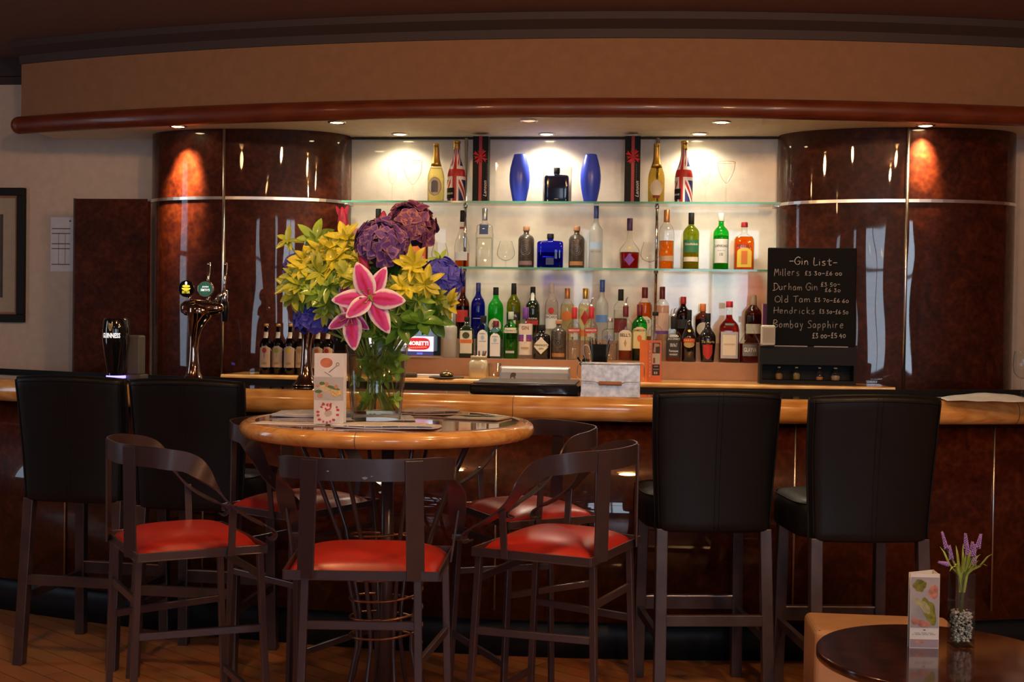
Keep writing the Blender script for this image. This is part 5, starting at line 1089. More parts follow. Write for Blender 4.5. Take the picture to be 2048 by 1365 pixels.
# ================================================================ iron armchairs
SZ = .735
def iron_chair(name, label, loc, rz, group):
    """tall armchair, faces +y"""
    t = thing(name, label, 'chair', loc, rz, group)
    # seat frame of angle iron
    wf, wb, dp = .225, .205, .205
    c = [(-wb, -dp), (wb, -dp), (wf, dp), (-wf, dp)]; mb = MB()
    for i in range(4):
        a, b = c[i], c[(i+1) % 4]; mb.bar((*a, SZ), (*b, SZ), .006, .026); ia = Vector((*a, 0))*.95; ib = Vector((*b, 0))*.95; mb.bar((ia.x, ia.y, SZ-.011), (ib.x, ib.y, SZ-.011), .03, .004)
    obj('seat_frame', mb, IRON, t, bevel=.0015)
    rows = []; N_ = 18
    for i in range(N_+1):
        v = 2*i/N_-1; r = []
        for j in range(N_+1):
            u = 2*j/N_-1; f = max(0, 1-abs(u)**3.2)**.55*max(0, 1-abs(v)**3.2)**.55; hw = .97*(wb+(wf-wb)*(v+1)/2)
            q = 1-.05*(abs(u)**4*abs(v)**4)
            r.append((u*hw*q, v*dp*.97*q, SZ-.004+.052*f))
        rows.append(r)
    mb = MB().grid(rows, uv=False)
    obj('seat', mb, RED, t, label='domed red vinyl seat')
    # back straps
    for s in (-1, 1): obj('back_strap', MB().obox((s*.142, -dp-.0095, SZ+.150), (.026*math.cos(.5), s*.026*math.sin(.5), 0), (-s*.003*math.sin(.5), .003*math.cos(.5), 0), (s*-.004, -.0025, .158)), IRON, t, bevel=.001)
    # one flat bar bent round: back rail, then the arms sweeping down to scrolls
    half = [(0, -.240, 1.019, .059), (.06, -.237, 1.019, .059), (.11, -.226, 1.019, .059), (.16, -.201, 1.019, .059), (.205, -.165, 1.018, .059), (.233, -.120, 1.012, .059), (.240, -.070, 1.004, .057),
            (.242, -.035, .988, .058), (.243, .000, .960, .056), (.243, .028, .930, .054), (.243, .058, .892, .052), (.242, .092, .862, .050), (.241, .130, .838, .048), (.240, .165, .820, .044), (.240, .195, .806, .040),
            (.240, .216, .794, .036), (.240, .226, .781, .034), (.240, .222, .769, .034), (.240, .210, .765, .034), (.240, .201, .771, .034)]
    P = [Vector((-x, y, z)) for x, y, z, h in half[:0:-1]]+[Vector((x, y, z)) for x, y, z, h in half]; Hh = [h for *_, h in half[:0:-1]]+[h for *_, h in half]
    # twist: the flat of the bar lies vertical along the back and turns flat along the arm
    def cat4(seq, k):
        out = []
        for i in range(len(seq)-1):
            p0, p1, p2, p3 = seq[max(0, i-1)], seq[i], seq[i+1], seq[min(len(seq)-1, i+2)]
            for q_ in range(k):
                u = q_/k; out.append(.5*(2*p1+(p2-p0)*u+(2*p0-5*p1+4*p2-p3)*u*u+(3*p1-p0-3*p2+p3)*u**3))
        return out+[seq[-1]]
    K = 4; L = (len(half)-1)*K; P = cat4(P, K); Hh = cat4(Hh, K)
    th = .0028; lines = [[], [], [], []]
    for i, p in enumerate(P):
        k = abs(i-L)/K; T = (P[min(len(P)-1, i+1)]-P[max(0, i-1)]).normalized()
        fl = max(0, min(1, (k-6)/4)); fl = fl*fl*(3-2*fl)                # 0 upright, 1 turned
        sg = 1 if i < L else -1
        upv = Vector((0, 0, 1))-T*T.z
        if k > 13.5: upv = Vector((sg*-1, 0, 0))                           # the scroll: flat of the bar lies across
        else:
            tw = fl*rad(82)*sg; upv.normalize(); side = T.cross(upv); upv = upv*math.cos(tw)+side*math.sin(tw)
        w_ = (upv-T*upv.dot(T)).normalized(); nn = T.cross(w_).normalized(); h = Hh[i]/2
        for a_, q_ in zip(lines, (p+w_*h+nn*th, p-w_*h+nn*th, p-w_*h-nn*th, p+w_*h-nn*th)): a_.append(q_)
    mb = MB(); nP = len(P)
    for a_, b_ in ((0, 1), (1, 2), (2, 3), (3, 0)):                      # each side its own strip: crisp edges, smooth run
        mb.add(lines[a_]+lines[b_], [(i, i+1, nP+i+1, nP+i) for i in range(nP-1)], 0, True)
    for i in (0, nP-1): mb.add([l_[i] for l_ in lines], [(0, 1, 2, 3)])
    obj('back_rail_and_arms', mb, IRON, t)
    for s in (-1, 1):
        obj('arm_post', MB().obox((s*.236, .085, (SZ-.012+.872)/2), (.003, 0, 0), (0, .012, 0), (s*.010, 0, (.872-SZ+.012)/2)), IRON, t, bevel=.001)
    for (x, y, x2, y2) in ((-.150, -.188, -.165, -.215), (.150, -.188, .165, -.215), (-.205, .188, -.225, .225), (.205, .188, .225, .225)):
        obj('leg', MB().obox(((x+x2)/2, (y+y2)/2, SZ/2-.006), (.0105, 0, 0), (0, .0105, 0), ((x-x2)/2, (y-y2)/2, SZ/2-.006)), IRON, t, bevel=.002)
    k = .57; e = lambda x, x2, z: x2+(x-x2)*z/SZ
    for a, b_ in ((((-.150, -.165), (-.188, -.215), .60), ((.150, .165), (-.188, -.215), .60)), (((-.205, -.225), (.188, .225), .655), ((.205, .225), (.188, .225), .655)),
                  (((-.150, -.165), (-.188, -.215), .50), ((-.205, -.225), (.188, .225), .50)), (((.150, .165), (-.188, -.215), .50), ((.205, .225), (.188, .225), .50)), (((-.205, -.225), (.188, .225), .27), ((.205, .225), (.188, .225), .27))):
        pa = (e(*a[0], a[2]), e(*a[1], a[2]), a[2]); pb = (e(*b_[0], b_[2]), e(*b_[1], b_[2]), b_[2])
        obj('stretcher', MB().bar(pa, pb, .014, .022), IRON, t, bevel=.002)
    t.scale = (1, .9, 1)
    return t
CH_G = 'brown iron armchairs with red seats round the tall table'
q = atZ(738, 1110, SZ+.02)
base = iron_chair('iron_armchair', 'nearest iron armchair, its back to the camera, in front of the round table', (q.x, q.y, 0), rad(6), CH_G)
chips = MB()
for x, z, r in ((.012, .999, .006), (.030, 1.004, .0025), (-.085, 1.016, .003)): chips.add([(x+r*1.2*math.cos(a)*(1+.3*math.sin(3*a)), -.2448, z+r*.6*math.sin(a)) for a in [2*PI*i/9 for i in range(9)]], [tuple(range(9))])
ob_chip = None
def place(px, py, deg, label):
    q = atZ(px, py, SZ+.01); return dup(base, (q.x, q.y, 0), rad(deg), label, CH_G)
place(368, 1076, -54, 'iron armchair left of the table with its back to the left edge, facing right')
place(1120, 1084, 70, 'iron armchair right of the table, turned left towards it, nearest the right black stools')
place(600, 1005, -116, 'iron armchair behind the table on the left, its seat seen past the nearest chair')
place(1056, 1020, 122, 'iron armchair behind the table on the right, below the bar front')
obj('paint_chips', chips, mat('bare_metal_chip', (.30, .28, .28), .4, .5), base, label='bare chips in the paint of the back rail')

# ================================================================ black leather bar stools
def bar_stool(label, px, pytop, Y, rz):
    q = atY(px, pytop, Y)
    t = thing('bar_stool', label, 'stool', (q.x, Y, 0), rz, 'black leather bar stools at the bar')
    zt, zb, hw, th = q.z, .655, .228, .035
    N_ = 16; rows_b, rows_f = [], []
    def pt(u, v, s):
        z = zb+(zt-zb)*v-(.012*(u*u) if v > .5 else 0)*((v-.5)*2)
        w = hw*(.93+.07*min(1, v*1.6)+.03*v*v); x = u*w
        y = -.05*v*v+.035*(1-v)*0+.055*(u*u)*.55
        ro = max(0, 1-((abs(u)-.86)/.14)**2)**.5 if abs(u) > .86 else 1
        rv = max(0, 1-((v-.955)/.045)**2)**.5 if v > .955 else max(0, 1-((.03-v)/.03)**2)**.5 if v < .03 else 1
        return (x, y+s*th*max(.12, ro)*max(.12, rv), z)
    us = [-1, -.985, -.95, -.9, -.8, -.6, -.4, -.2, -.06, 0, .06, .2, .4, .6, .8, .9, .95, .985, 1]; vv = [0, .006, .015, .03, .08, .2, .35, .5, .65, .8, .9, .955, .975, .99, 1]
    def seam(u, s): return 0
    fr = [[(lambda p: (p[0], p[1]+seam(u, 0), p[2]))(pt(u, v, -1)) for u in us] for v in vv]; bk = [[pt(u, v, 1) for u in us] for v in vv]
    mb = MB().grid(fr, uv=False); mb.grid(bk, uv=False, flip=True); nu, nv = len(us), len(vv); b = nu*nv
    for i in range(nv-1):
        for j in (0, nu-1):
            a = [i*nu+j, (i+1)*nu+j, b+(i+1)*nu+j, b+i*nu+j]; mb.f.append(a if j else a[::-1]); mb.mi.append(0); mb.sm.append(True); mb.uv.append([(0, 0)]*4)
    for j in range(nu-1):
        for i in (0, nv-1):
            a = [i*nu+j, b+i*nu+j, b+i*nu+j+1, i*nu+j+1]; mb.f.append(a if i else a[::-1]); mb.mi.append(0); mb.sm.append(True); mb.uv.append([(0, 0)]*4)
    back = obj('backrest', mb, BLEATHER, t)
    mb = MB()
    for s in (-1, 1): mb.tube([(lambda p: (p[0]+s*.004, p[1]-.0005, p[2]))(pt(s*.93, v, -1)) for v in vv[3:-2]], .003, 6)
    mb.tube([(lambda p: (p[0], p[1]-.001, p[2]))(pt(u, .957, -1)) for u in us[2:-2]], .003, 6)
    obj('piping', mb, BLEATHER, back)
    mb = MB()
    for dx in (-.004, .004): mb.tube([(lambda p: (p[0]+dx, p[1]-.0002, p[2]))(pt(.02 if dx > 0 else -.02, v, -1)) for v in vv[3:-2]], .0011, 5)
    obj('centre_seam', mb, BLEATHER, back)
    st = [(.660, .95), (.668, .99), (.69, 1.0), (.745, 1.0), (.775, .985), (.788, .93), (.795, .80), (.798, .4)]
    obj('seat', MB().lathe([(z, .243*k, .215*k, 5) for z, k in st], 40, c=(0, .245, 0)), BLEATHER, t)
    obj('seat_piping', MB().tube([(.2385*math.copysign(abs(math.cos(a))**.4, math.cos(a)), .245+.211*math.copysign(abs(math.sin(a))**.4, math.sin(a)), .780) for a in [2*PI*(i+.5)/40 for i in range(40)]], .003, 6, closed=True), BLEATHER, t)
    for (x, y, x2, y2) in ((-.190, .012, -.200, -.045), (.190, .012, .200, -.045), (-.190, .42, -.198, .44), (.190, .42, .198, .44)):
        obj('leg', MB().obox(((x+x2)/2, (y+y2)/2, .335), (.021, 0, 0), (0, .019, 0), ((x-x2)/2, (y-y2)/2, .335)), DKWOOD, t, bevel=.003)
    obj('back_stretcher', MB().bar((-.195, -.02, .34), (.195, -.02, .34), .022, .040), DKWOOD, t, bevel=.002)
    for s in (-1, 1): obj('side_stretcher', MB().bar((s*.196, -.02, .27), (s*.196, .43, .27), .022, .035), DKWOOD, t, bevel=.002)
    obj('footrest', MB().bar((-.195, .43, .30), (.195, .43, .30), .022, .05), DKWOOD, t, bevel=.002)
    obj('footrest_plate', MB().bar((-.205, .43, .328), (.205, .43, .328), .034, .006), STEEL, t, bevel=.001, label='bright metal strip on the footrest')
    return t
bar_stool('black leather bar stool at the far left, its back overlapping the stout tap', 147, 749, 4.62, rad(-3))
bar_stool('black leather bar stool second from the left, behind the left iron armchair', 378, 755, 4.52, rad(-2))
bar_stool('black leather bar stool right of the right iron armchair, back to the camera', 1433, 777, 4.40, rad(9))
bar_stool('black leather bar stool at the right, behind the beige ottoman and low table', 1746, 787, 4.30, rad(9))

# ================================================================ ottoman and low table
n = atZ(1640, 1262, .42); fx = atZ(1598, 1224, .42)
t = thing('ottoman', 'beige leather cube ottoman behind the low round table', 'ottoman', (n.x+.224, n.y+.13, 0))
hx, hy = .24, .135
obj('cushion', MB().box(-hx, hx, -hy, hy, .02, .42), TAN, t, bevel=.022, seg=4)
loop = [(-hx+.015, -hy+.015), (hx-.015, -hy+.015), (hx-.015, hy-.015), (-hx+.015, hy-.015)]
obj('piping', MB().tube([(x, y, .4165) for x, y in loop], .0022, 6, closed=True), mat('dark_stitch', (.10, .05, .03), .6), t)
for x in (-.19, .19):
    for y in (-.10, .10): obj('foot', MB().lathe([(0, .018), (.022, .022)], 14, c=(x, y, 0)), BLACK, t)
CZ = .55; cc = atZ(1884, 1311, CZ); CR = 244/pxm(cc)
t = thing('coffee_table', 'low round dark veneer table at the bottom right corner', 'table', (cc.x, cc.y, 0))
obj('tabletop', MB().lathe([(CZ-.024, CR-.004), (CZ-.022, CR), (CZ-.003, CR), (CZ, CR-.003)], 96), TABW, t)
obj('pedestal', MB().tube([(0, 0, .02), (0, 0, CZ-.024)], .04, 20), BLACK, t); obj('base', MB().lathe([(0, .22), (.012, .22), (.03, .05)], 40), BLACK, t)
# menu tent on it
b0 = atZ(1846, 1297, CZ); s = pxm(b0); w = 58/s/2; H = 150/s
t = thing('menu_tent', 'folded menu card with a food photograph on the low dark table', 'menu', (b0.x, b0.y+.02, CZ), rad(5))
obj('card', MB().box(-w, w, -.022, -.0212, 0, H).obox((w-.002, .006, H/2), (.0004, 0, 0), (.002, .028, 0), (0, 0, H/2)).obox((-.001, .012, H/2), (w, .020, 0), (0, .0004, 0), (0, 0, H/2)), WHITE, t)
obj('photo', MB().box(-w*.97, w*.97, -.0226, -.022, H*.275, H*.95), mat('photo_plate', (.40, .38, .42), .35, noise=.2, nscale=14), t)
def blob(mb, cx, cz, rx, rz, y, seed, n=22, rot=0):
    r = random.Random(seed); k = [r.uniform(.78, 1.12) for _ in range(n)]; cr, sr = math.cos(rot), math.sin(rot); vs = []
    for i in range(n):
        a = 2*PI*i/n; kk = (k[i]+k[i-1])/2; x, z = rx*kk*math.cos(a), rz*kk*math.sin(a); vs.append((cx+x*cr-z*sr, y, cz+x*sr+z*cr))
    return mb.add(vs, [tuple(range(n))])
mb = MB(); blob(mb, -w*.38, H*.84, w*.50, H*.085, -.0229, 1, rot=-.1); blob(mb, w*.30, H*.50, w*.46, H*.19, -.0229, 2, rot=.40)
obj('green_food', mb, mat('photo_green', (.22, .22, .02), .4, noise=.5, nscale=70), t)
for a_ in ((w*.58, H*.76, w*.36, H*.10, -.02285, 3, 22, 0), (-w*.1, H*.33, w*.58, H*.045, -.02285, 4, 22, -.15), (-w*.68, H*.36, w*.25, H*.05, -.0229, 14, 22, 0)): obj('pink_food', blob(MB(), *a_), mat('photo_pink', (.52, .22, .16), .4, noise=.4, nscale=70), t)
mb = MB(); blob(mb, -w*.3, H*.60, w*.6, H*.055, -.02282, 5, rot=-.5); blob(mb, w*.0, H*.55, w*.3, H*.10, -.0230, 7, rot=.5)
obj('pale_food', mb, mat('photo_pale', (.42, .40, .22), .4, noise=.3, nscale=60), t)
obj('lower_photo', MB().box(-w*.97, w*.97, -.0226, -.022, H*.01, H*.12), mat('photo_lilac', (.36, .30, .36), .4), t)
mb = MB(); blob(mb, -w*.3, H*.085, w*.35, H*.02, -.0229, 8); obj('lower_food', mb, mat('photo_pink', (.52, .22, .16), .4), t)
mb = MB(); blob(mb, 0, H*.245, w*.09, H*.010, -.0225, 9)
for k, (a, z) in enumerate(((.75, .205), (.80, .185))):
    for j in range(16):
        if (j*7+k*3) % 5: mb.box(-w*a+2*w*a*j/16, -w*a+2*w*a*(j+.62)/16, -.0225, -.022, H*(z-.004), H*(z+.004))
obj('small_print', mb, mat('grey_print', (.18, .18, .2), .7), t)
# lavender vase
b0 = atZ(1927, 1297, CZ); s = pxm(b0); w = 41/s/2; H = 148/s
VC = (b0.x, b0.y+.03, CZ)
t = thing('square_glass_vase', 'slim square glass vase of white pebbles on the low dark table', 'vase', VC, rad(6))
sq = lambda k, z: [(-w*k, -w*k, z), (w*k, -w*k, z), (w*k, w*k, z), (-w*k, w*k, z)]
mb = MB(); ring_ = [(1, 0), (1, H), (.93, H), (.93, .010)]
mb.add([v for k, z in ring_ for v in sq(k, z)], [(i*4+j, i*4+(j+1) % 4, (i+1)*4+(j+1) % 4, (i+1)*4+j) for i in range(3) for j in range(4)]+[(3, 2, 1, 0), (12, 13, 14, 15)])
obj('glass_body', mb, VASEG, t)
rnd = random.Random(7); mb = MB(); mk = MB()
for i in range(480):
    x, y, z = rnd.uniform(-w*.82, w*.82), rnd.uniform(-w*.82, w*.82), .014+rnd.random()*H*.40
    (mk if rnd.random() < .10 else mb).sphere((x, y, z), rnd.uniform(.0028, .0046), 6, 4, sc=(1, 1, .75))
peb = obj('pebbles', mb, mat('white_pebble', (.72, .70, .68), .7), t); peb['kind'] = 'stuff'
pk = obj('dark_pebbles', mk, BLACK, t); pk['kind'] = 'stuff'
LAV = mat('lavender_florets', (.40, .24, .66), .7, noise=.35, nscale=120); LEAFY = mat('grass_blade_green', (.38, .46, .07), .5, noise=.5, nscale=18); STEMG = mat('stem_green', (.10, .16, .05), .6)
def vx(px, py): p = atY(px, py, VC[1]); return Vector((p.x-VC[0], 0, p.z-VC[2]))
sprigs = [((1884, 1064), (1893, 1098), .0), ((1903, 1094), (1906, 1122), .02), ((1873, 1122), (1893, 1127), -.02), ((1935, 1070), (1936, 1100), .02), ((1944, 1085), (1941, 1110), -.03), ((1964, 1070), (1957, 1098), .01), ((1929, 1085), (1933, 1108), -.02), ((1951, 1088), (1948, 1112), .03), ((1950, 1112), (1947, 1132), .0)]
labs = ['tallest lavender sprig, leaning left out of the slim vase', 'short lavender sprig just right of the tallest one', 'lavender sprig sticking out sideways to the left', 'lavender sprig at the top of the right-hand cluster', 'fuller lavender sprig at the middle of the cluster',
        'lavender sprig leaning right at the edge of the cluster', 'lavender sprig at the left side of the cluster', 'lavender sprig low in the right half of the cluster', 'greyish low lavender sprig under the cluster']
for (a, b, dy), lab in zip(sprigs, labs):
    A, B = vx(*a), vx(*b); A.y = dy; B.y = dy*.8; s0 = Vector((rnd.uniform(-.012, .012), rnd.uniform(-.012, .012), .05))
    g = thing('lavender_sprig', lab, 'flower', VC, 0, 'lavender sprigs in the slim vase')
    mid = Vector((B.x*.25, B.y*.4, H*.95))
    obj('stem', MB().tube([s0, s0*.4+mid*.6, mid, (mid+B)/2+Vector((0, 0, .004)), B, A], .0011, 6), STEMG, g)
    mb = MB(); L = (A-B).length; nn = int(18+L*700)
    for i in range(nn):
        u = (i/nn); c = B+(A-B)*u; r = .0046*(1-.6*u)*(1.25 if 'cluster' in lab else 1); a_ = i*2.4; ax = (A-B).normalized(); o1 = ax.orthogonal().normalized(); o2 = ax.cross(o1)
        mb.sphere(c+(o1*math.cos(a_)+o2*math.sin(a_))*r, .0026*(1.1-.4*u), 5, 4)
    obj('florets', mb, LAV, g)
g = thing('grass_tuft', 'tuft of yellow green grass blades among the lavender in the slim vase', 'foliage', VC); mb = MB()
tips = [(1880, 1094), (1910, 1090), (1922, 1098), (1917, 1104), (1930, 1094), (1926, 1088), (1934, 1104), (1983, 1105), (1971, 1130), (1895, 1140), (1912, 1110), (1920, 1112), (1938, 1112), (1943, 1120), (1926, 1104), (1955, 1118), (1960, 1122), (1907, 1130), (1936, 1098), (1949, 1108), (1966, 1112), (1902, 1118), (1930, 1110), (1924, 1120), (1940, 1106)]
for i, tp in enumerate(tips):
    A = vx(*tp); A.y = rnd.uniform(-.03, .03); s0 = Vector((rnd.uniform(-.008, .008), rnd.uniform(-.01, .01), H*.45)); mid = Vector((A.x*.55, A.y*.6, H*1.03+.012))
    pts = [s0+(Vector((s0.x, 0, H))-s0)*.5, Vector((s0.x*1.2+A.x*.1, 0, H*.95)), mid, A*.6+mid*.4+Vector((0, 0, .006)), A]
    rows = []
    for k, p in enumerate(pts):
        ww = (.0016, .0024, .0032, .0026, .0003)[k]; rows.append([p+Vector((-ww, 0, 0)), p+Vector((0, -.0008, 0)), p+Vector((ww, 0, 0))])
    mb.grid(rows, uv=False)
obj('blades', mb, LEAFY, g)
# ================================================================ vase of flowers on the tall table
vb = atZ(752, 839, TZ+.012); VX, VY = vb.x, vb.y; VZ = TZ+.012
sc = pxm((VX, VY, VZ)); RB = 99/sc/2; RT_ = 126/sc/2; VH = atY(752, 691, VY).z-VZ
t = thing('glass_vase', 'tall tapered glass vase of water holding the big bouquet', 'vase', (VX, VY, VZ))
obj('glass_body', MB().lathe([(0, RB*.97), (.004, RB), (VH, RT_), (VH+.001, RT_-.004), (.022, RB-.005), (.020, .001)], 48, cap=(True, False)), VASEG, t)
WH = VH*.86
obj('water', MB().lathe([(.022, RB-.007), (WH, RB+(RT_-RB)*WH/VH-.006)], 48), WATER, t)
LEAF = mat('choisya_leaf', (.42, .50, .045), .42, noise=.35, nscale=14, coat=.2); LEAF2 = mat('lime_leaf', (.25, .42, .045), .42, noise=.4, nscale=14, coat=.2)
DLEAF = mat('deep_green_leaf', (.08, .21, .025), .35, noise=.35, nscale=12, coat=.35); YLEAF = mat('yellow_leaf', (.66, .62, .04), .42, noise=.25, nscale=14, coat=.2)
STEM = mat('flower_stem', (.34, .46, .08), .5, noise=.4, nscale=25); BSTEM = mat('brown_stem', (.22, .11, .04), .6)
PINK = petal_mat('lily_petal', (.52, .006, .10), (.66, .06, .34), (.88, .80, .88))
BUD = mat('lily_bud', (.48, .03, .10), .45, noise=.35, nscale=30); PALEP = mat('pale_petal_back', (.62, .36, .40), .5, noise=.3, nscale=30)
HYP = petal_mat('purple_floret', (.10, .042, .27), (.12, .05, .30), (.34, .17, .26)); HYM = petal_mat('plum_floret', (.14, .034, .17), (.15, .042, .18), (.38, .15, .16)); HYB = petal_mat('blue_floret', (.05, .055, .52), (.055, .065, .56), (.12, .11, .58)); HYV = petal_mat('violet_floret', (.065, .048, .34), (.075, .055, .37), (.16, .11, .40))
rnd = random.Random(11)
def P3(px, py, dy=0): return atY(px, py, VY+dy)
def frame(n, roll=0):
    n = Vector(n).normalized(); r = Vector((0, 0, 1)).cross(n)
    r = r.normalized() if r.length > .05 else Vector((1, 0, 0)); u = n.cross(r)
    c, s = math.cos(roll), math.sin(roll); return r*c+u*s, -r*s+u*c, n
def petal(mb, c, d, nrm, L, Wd, curl=.3, cup=.15, nu=5, nv=8, pw=.8, mi=0):
    """a blade from c along d, opening towards nrm"""
    d = Vector(d).normalized(); nrm = (Vector(nrm)-d*Vector(nrm).dot(d)).normalized(); s = d.cross(nrm); rows = []
    for i in range(nv+1):
        v = i/nv; w = Wd*max(.03, math.sin(PI*min(.995, v**pw*.97+.02)))**.75; y = L*v; z = -curl*L*v*v
        rows.append([Vector(c)+d*y*(1-.15*curl*v*v)+nrm*(z+cup*w*(2*j/(nu-1)-1)**2)+s*w*(2*j/(nu-1)-1) for j in range(nu)])
    return mb.grid(rows, mi=mi)
def stem_to(mb, p, r=.0032, spread=1.0):
    a = math.atan2(p.y-VY, p.x-VX)+PI+rnd.uniform(-.5, .5); k = RB*.82*rnd.uniform(.45, 1)
    bot = Vector((VX+k*math.cos(a), VY+k*math.sin(a), VZ+.03)); rim = Vector((VX, VY, VZ+VH))+Vector(((p.x-VX)*.40, (p.y-VY)*.4, 0))
    if (rim-Vector((VX, VY, rim.z))).length > RT_*.8: rim = Vector((VX, VY, rim.z))+(rim-Vector((VX, VY, rim.z))).normalized()*RT_*.8
    pts = [bot, bot*.5+rim*.5, rim, rim*.45+p*.55+Vector((0, 0, .01)), p]; out = []
    for i in range(4):
        p0, p1, p2, p3 = pts[max(0, i-1)], pts[i], pts[i+1], pts[min(4, i+2)]
        for k in range(5):
            u = k/5; out.append(.5*(2*p1+(p2-p0)*u+(2*p0-5*p1+4*p2-p3)*u*u+(3*p1-p0-3*p2+p3)*u**3))
    return mb.tube(out+[p], r, 7)
def hydrangea(label, px, py, rpx, m, dy, sq=1.0):
    c = P3(px, py, dy); R_ = rpx/pxm(c)
    t = thing('hydrangea', label, 'flower'); mb = MB(); nF = 48
    for i in range(nF):
        z = 1-1.55*(i+.5)/nF; a = i*2.399963; r = math.sqrt(1-z*z); n = Vector((r*math.cos(a), r*math.sin(a), z)); n = (n+Vector([rnd.uniform(-.15, .15) for _ in range(3)])).normalized()
        q = c+Vector((n.x, n.y, n.z*sq))*R_*rnd.uniform(.80, .93); x, y, _ = frame(n, rnd.uniform(0, 2*PI)); L = R_*rnd.uniform(.36, .47)
        for k in range(4):
            b = PI/2*k+rnd.uniform(-.15, .15); d = x*math.cos(b)+y*math.sin(b)+n*rnd.uniform(.05, .4); petal(mb, q, d, n, L, L*.54, rnd.uniform(-.05, .45), rnd.uniform(.1, .3), 4, 4, .62)
        mb.sphere(q+n*.002, .0022, 5, 3)
    obj('florets', mb, m, t)
    obj('shade_core', MB().sphere(c, R_*.72, 14, 10, sc=(1, 1, sq)), mat('floret_shade', (.05, .03, .09), .8), t)  # added dark ball: its colour stands in for shade between the florets
    obj('stem', stem_to(MB(), c-Vector((0, 0, R_*.5)), .0042), STEM, t)
    return t
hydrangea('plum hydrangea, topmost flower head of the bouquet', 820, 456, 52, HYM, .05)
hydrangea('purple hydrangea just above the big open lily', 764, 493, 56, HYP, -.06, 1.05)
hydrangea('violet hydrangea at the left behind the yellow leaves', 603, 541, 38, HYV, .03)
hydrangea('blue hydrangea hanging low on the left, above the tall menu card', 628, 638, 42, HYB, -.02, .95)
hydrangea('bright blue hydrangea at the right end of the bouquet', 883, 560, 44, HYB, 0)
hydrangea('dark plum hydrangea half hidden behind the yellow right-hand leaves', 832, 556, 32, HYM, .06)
def lily(label, px, py, dy, tips, L=None, face=(0, -1, .1)):
    c = P3(px, py, dy); t = thing('lily', label, 'flower'); n = Vector(face).normalized()
    for i, (tx, ty, fy) in enumerate(tips):
        e = P3(tx, ty, dy+fy); d = (e-c); Lp = d.length*1.04; w = Lp*(.29 if i % 2 == 0 else .25)
        mb = petal(MB(), c-n*.006*(i % 2), d+n*d.length*.30, n, Lp, w, .30, -.18, 7, 12, .78)
        obj('petal', mb, PINK, t)
    mb = MB()
    for k in range(6):
        a = 2*PI*k/6+.3; x, y, _ = frame(n); e = c+n*.045+(x*math.cos(a)+y*math.sin(a))*.022; mb.tube([c, c+n*.025+(x*math.cos(a)+y*math.sin(a))*.008, e], .0010, 5)
    obj('stamens', mb, mat('filament', (.62, .42, .40), .5), t)
    mb = MB()
    for k in range(6):
        a = 2*PI*k/6+.3; x, y, _ = frame(n); e = c+n*.046+(x*math.cos(a)+y*math.sin(a))*.022; mb.sphere(e, .0032, 7, 5, sc=(1.8, 1, 1))
    obj('anthers', mb, mat('anther', (.30, .20, .08), .7), t)
    obj('throat', MB().sphere(c+n*.004, .010, 10, 8), mat('lily_throat', (.26, .30, .05), .5), t)
    obj('stem', stem_to(MB(), c-n*.02+Vector((0, .02, -.02)), .004), STEM, t)
lily('large open pink lily with white edges at the centre of the bouquet', 741, 596, -.19, [(714, 528, -.01), (770, 536, 0), (808, 602, -.01), (776, 664, -.01), (694, 633, -.03), (665, 600, -.01)])
lily('second pink lily, tucked lower left behind the large one', 703, 630, -.15, [(688, 560, .03), (734, 660, -.02), (706, 697, -.03), (658, 658, -.03), (680, 615, .02), (722, 628, .03)], face=(-.1, -1, -.35))
def bud(label, px0, py0, px1, py1, w, dy, m=None, split=False):
    a, b = P3(px0, py0, dy), P3(px1, py1, dy); t = thing('lily_bud', label, 'flower', (0, 0, 0), 0, 'closed lily buds'); ax = b-a; L = ax.length; R_ = w/pxm(a)/2
    q = Vector((0, 0, 1)).rotation_difference(ax.normalized()).to_matrix().to_4x4()
    mb = MB().lathe([(L*v, max(.0008, R_*math.sin(PI*(.12+.86*v))**.7*(1+.1*(1-v)))) for v in [i/12 for i in range(13)]], 12, c=a, M=q)
    if split:
        for s in (-1, 1): petal(mb, a+ax*.55, ax+Vector((s*L*.45, -.01, 0)), (0, -1, 0), L*.55, R_*.5, .1, .1)
    obj('bud', mb, m or BUD, t); obj('stem', stem_to(MB(), a, .003), STEM, t)
bud('pink lily bud splitting open at the top left of the bouquet', 688, 470, 684, 414, 20, .0, split=True)
bud('pink red lily bud between the two topmost purple flowers', 763, 462, 768, 422, 18, .01)
bud('deep pink lily bud to the left of the purple flower, above the large lily', 735, 548, 720, 498, 18, -.10)
def loose(label, px, py, dy, tips, m=PALEP, w=.28):
    c = P3(px, py, dy); t = thing('half_open_lily', label, 'flower'); mb = MB()
    for tx, ty in tips:
        e = P3(tx, ty, dy-.01); petal(mb, c, e-c, (0, -1, .2), (e-c).length, (e-c).length*w, .15, .2)
    obj('petals', mb, m, t); obj('stem', stem_to(MB(), c, .003), STEM, t)
loose('pale pink half open lily behind the right of the purple flower', 815, 530, -.02, [(795, 470), (812, 492), (838, 502), (846, 512), (800, 500)])
loose('pale lily petals behind the yellow leaves at the top left', 686, 492, .03, [(716, 456), (652, 478), (668, 486)])
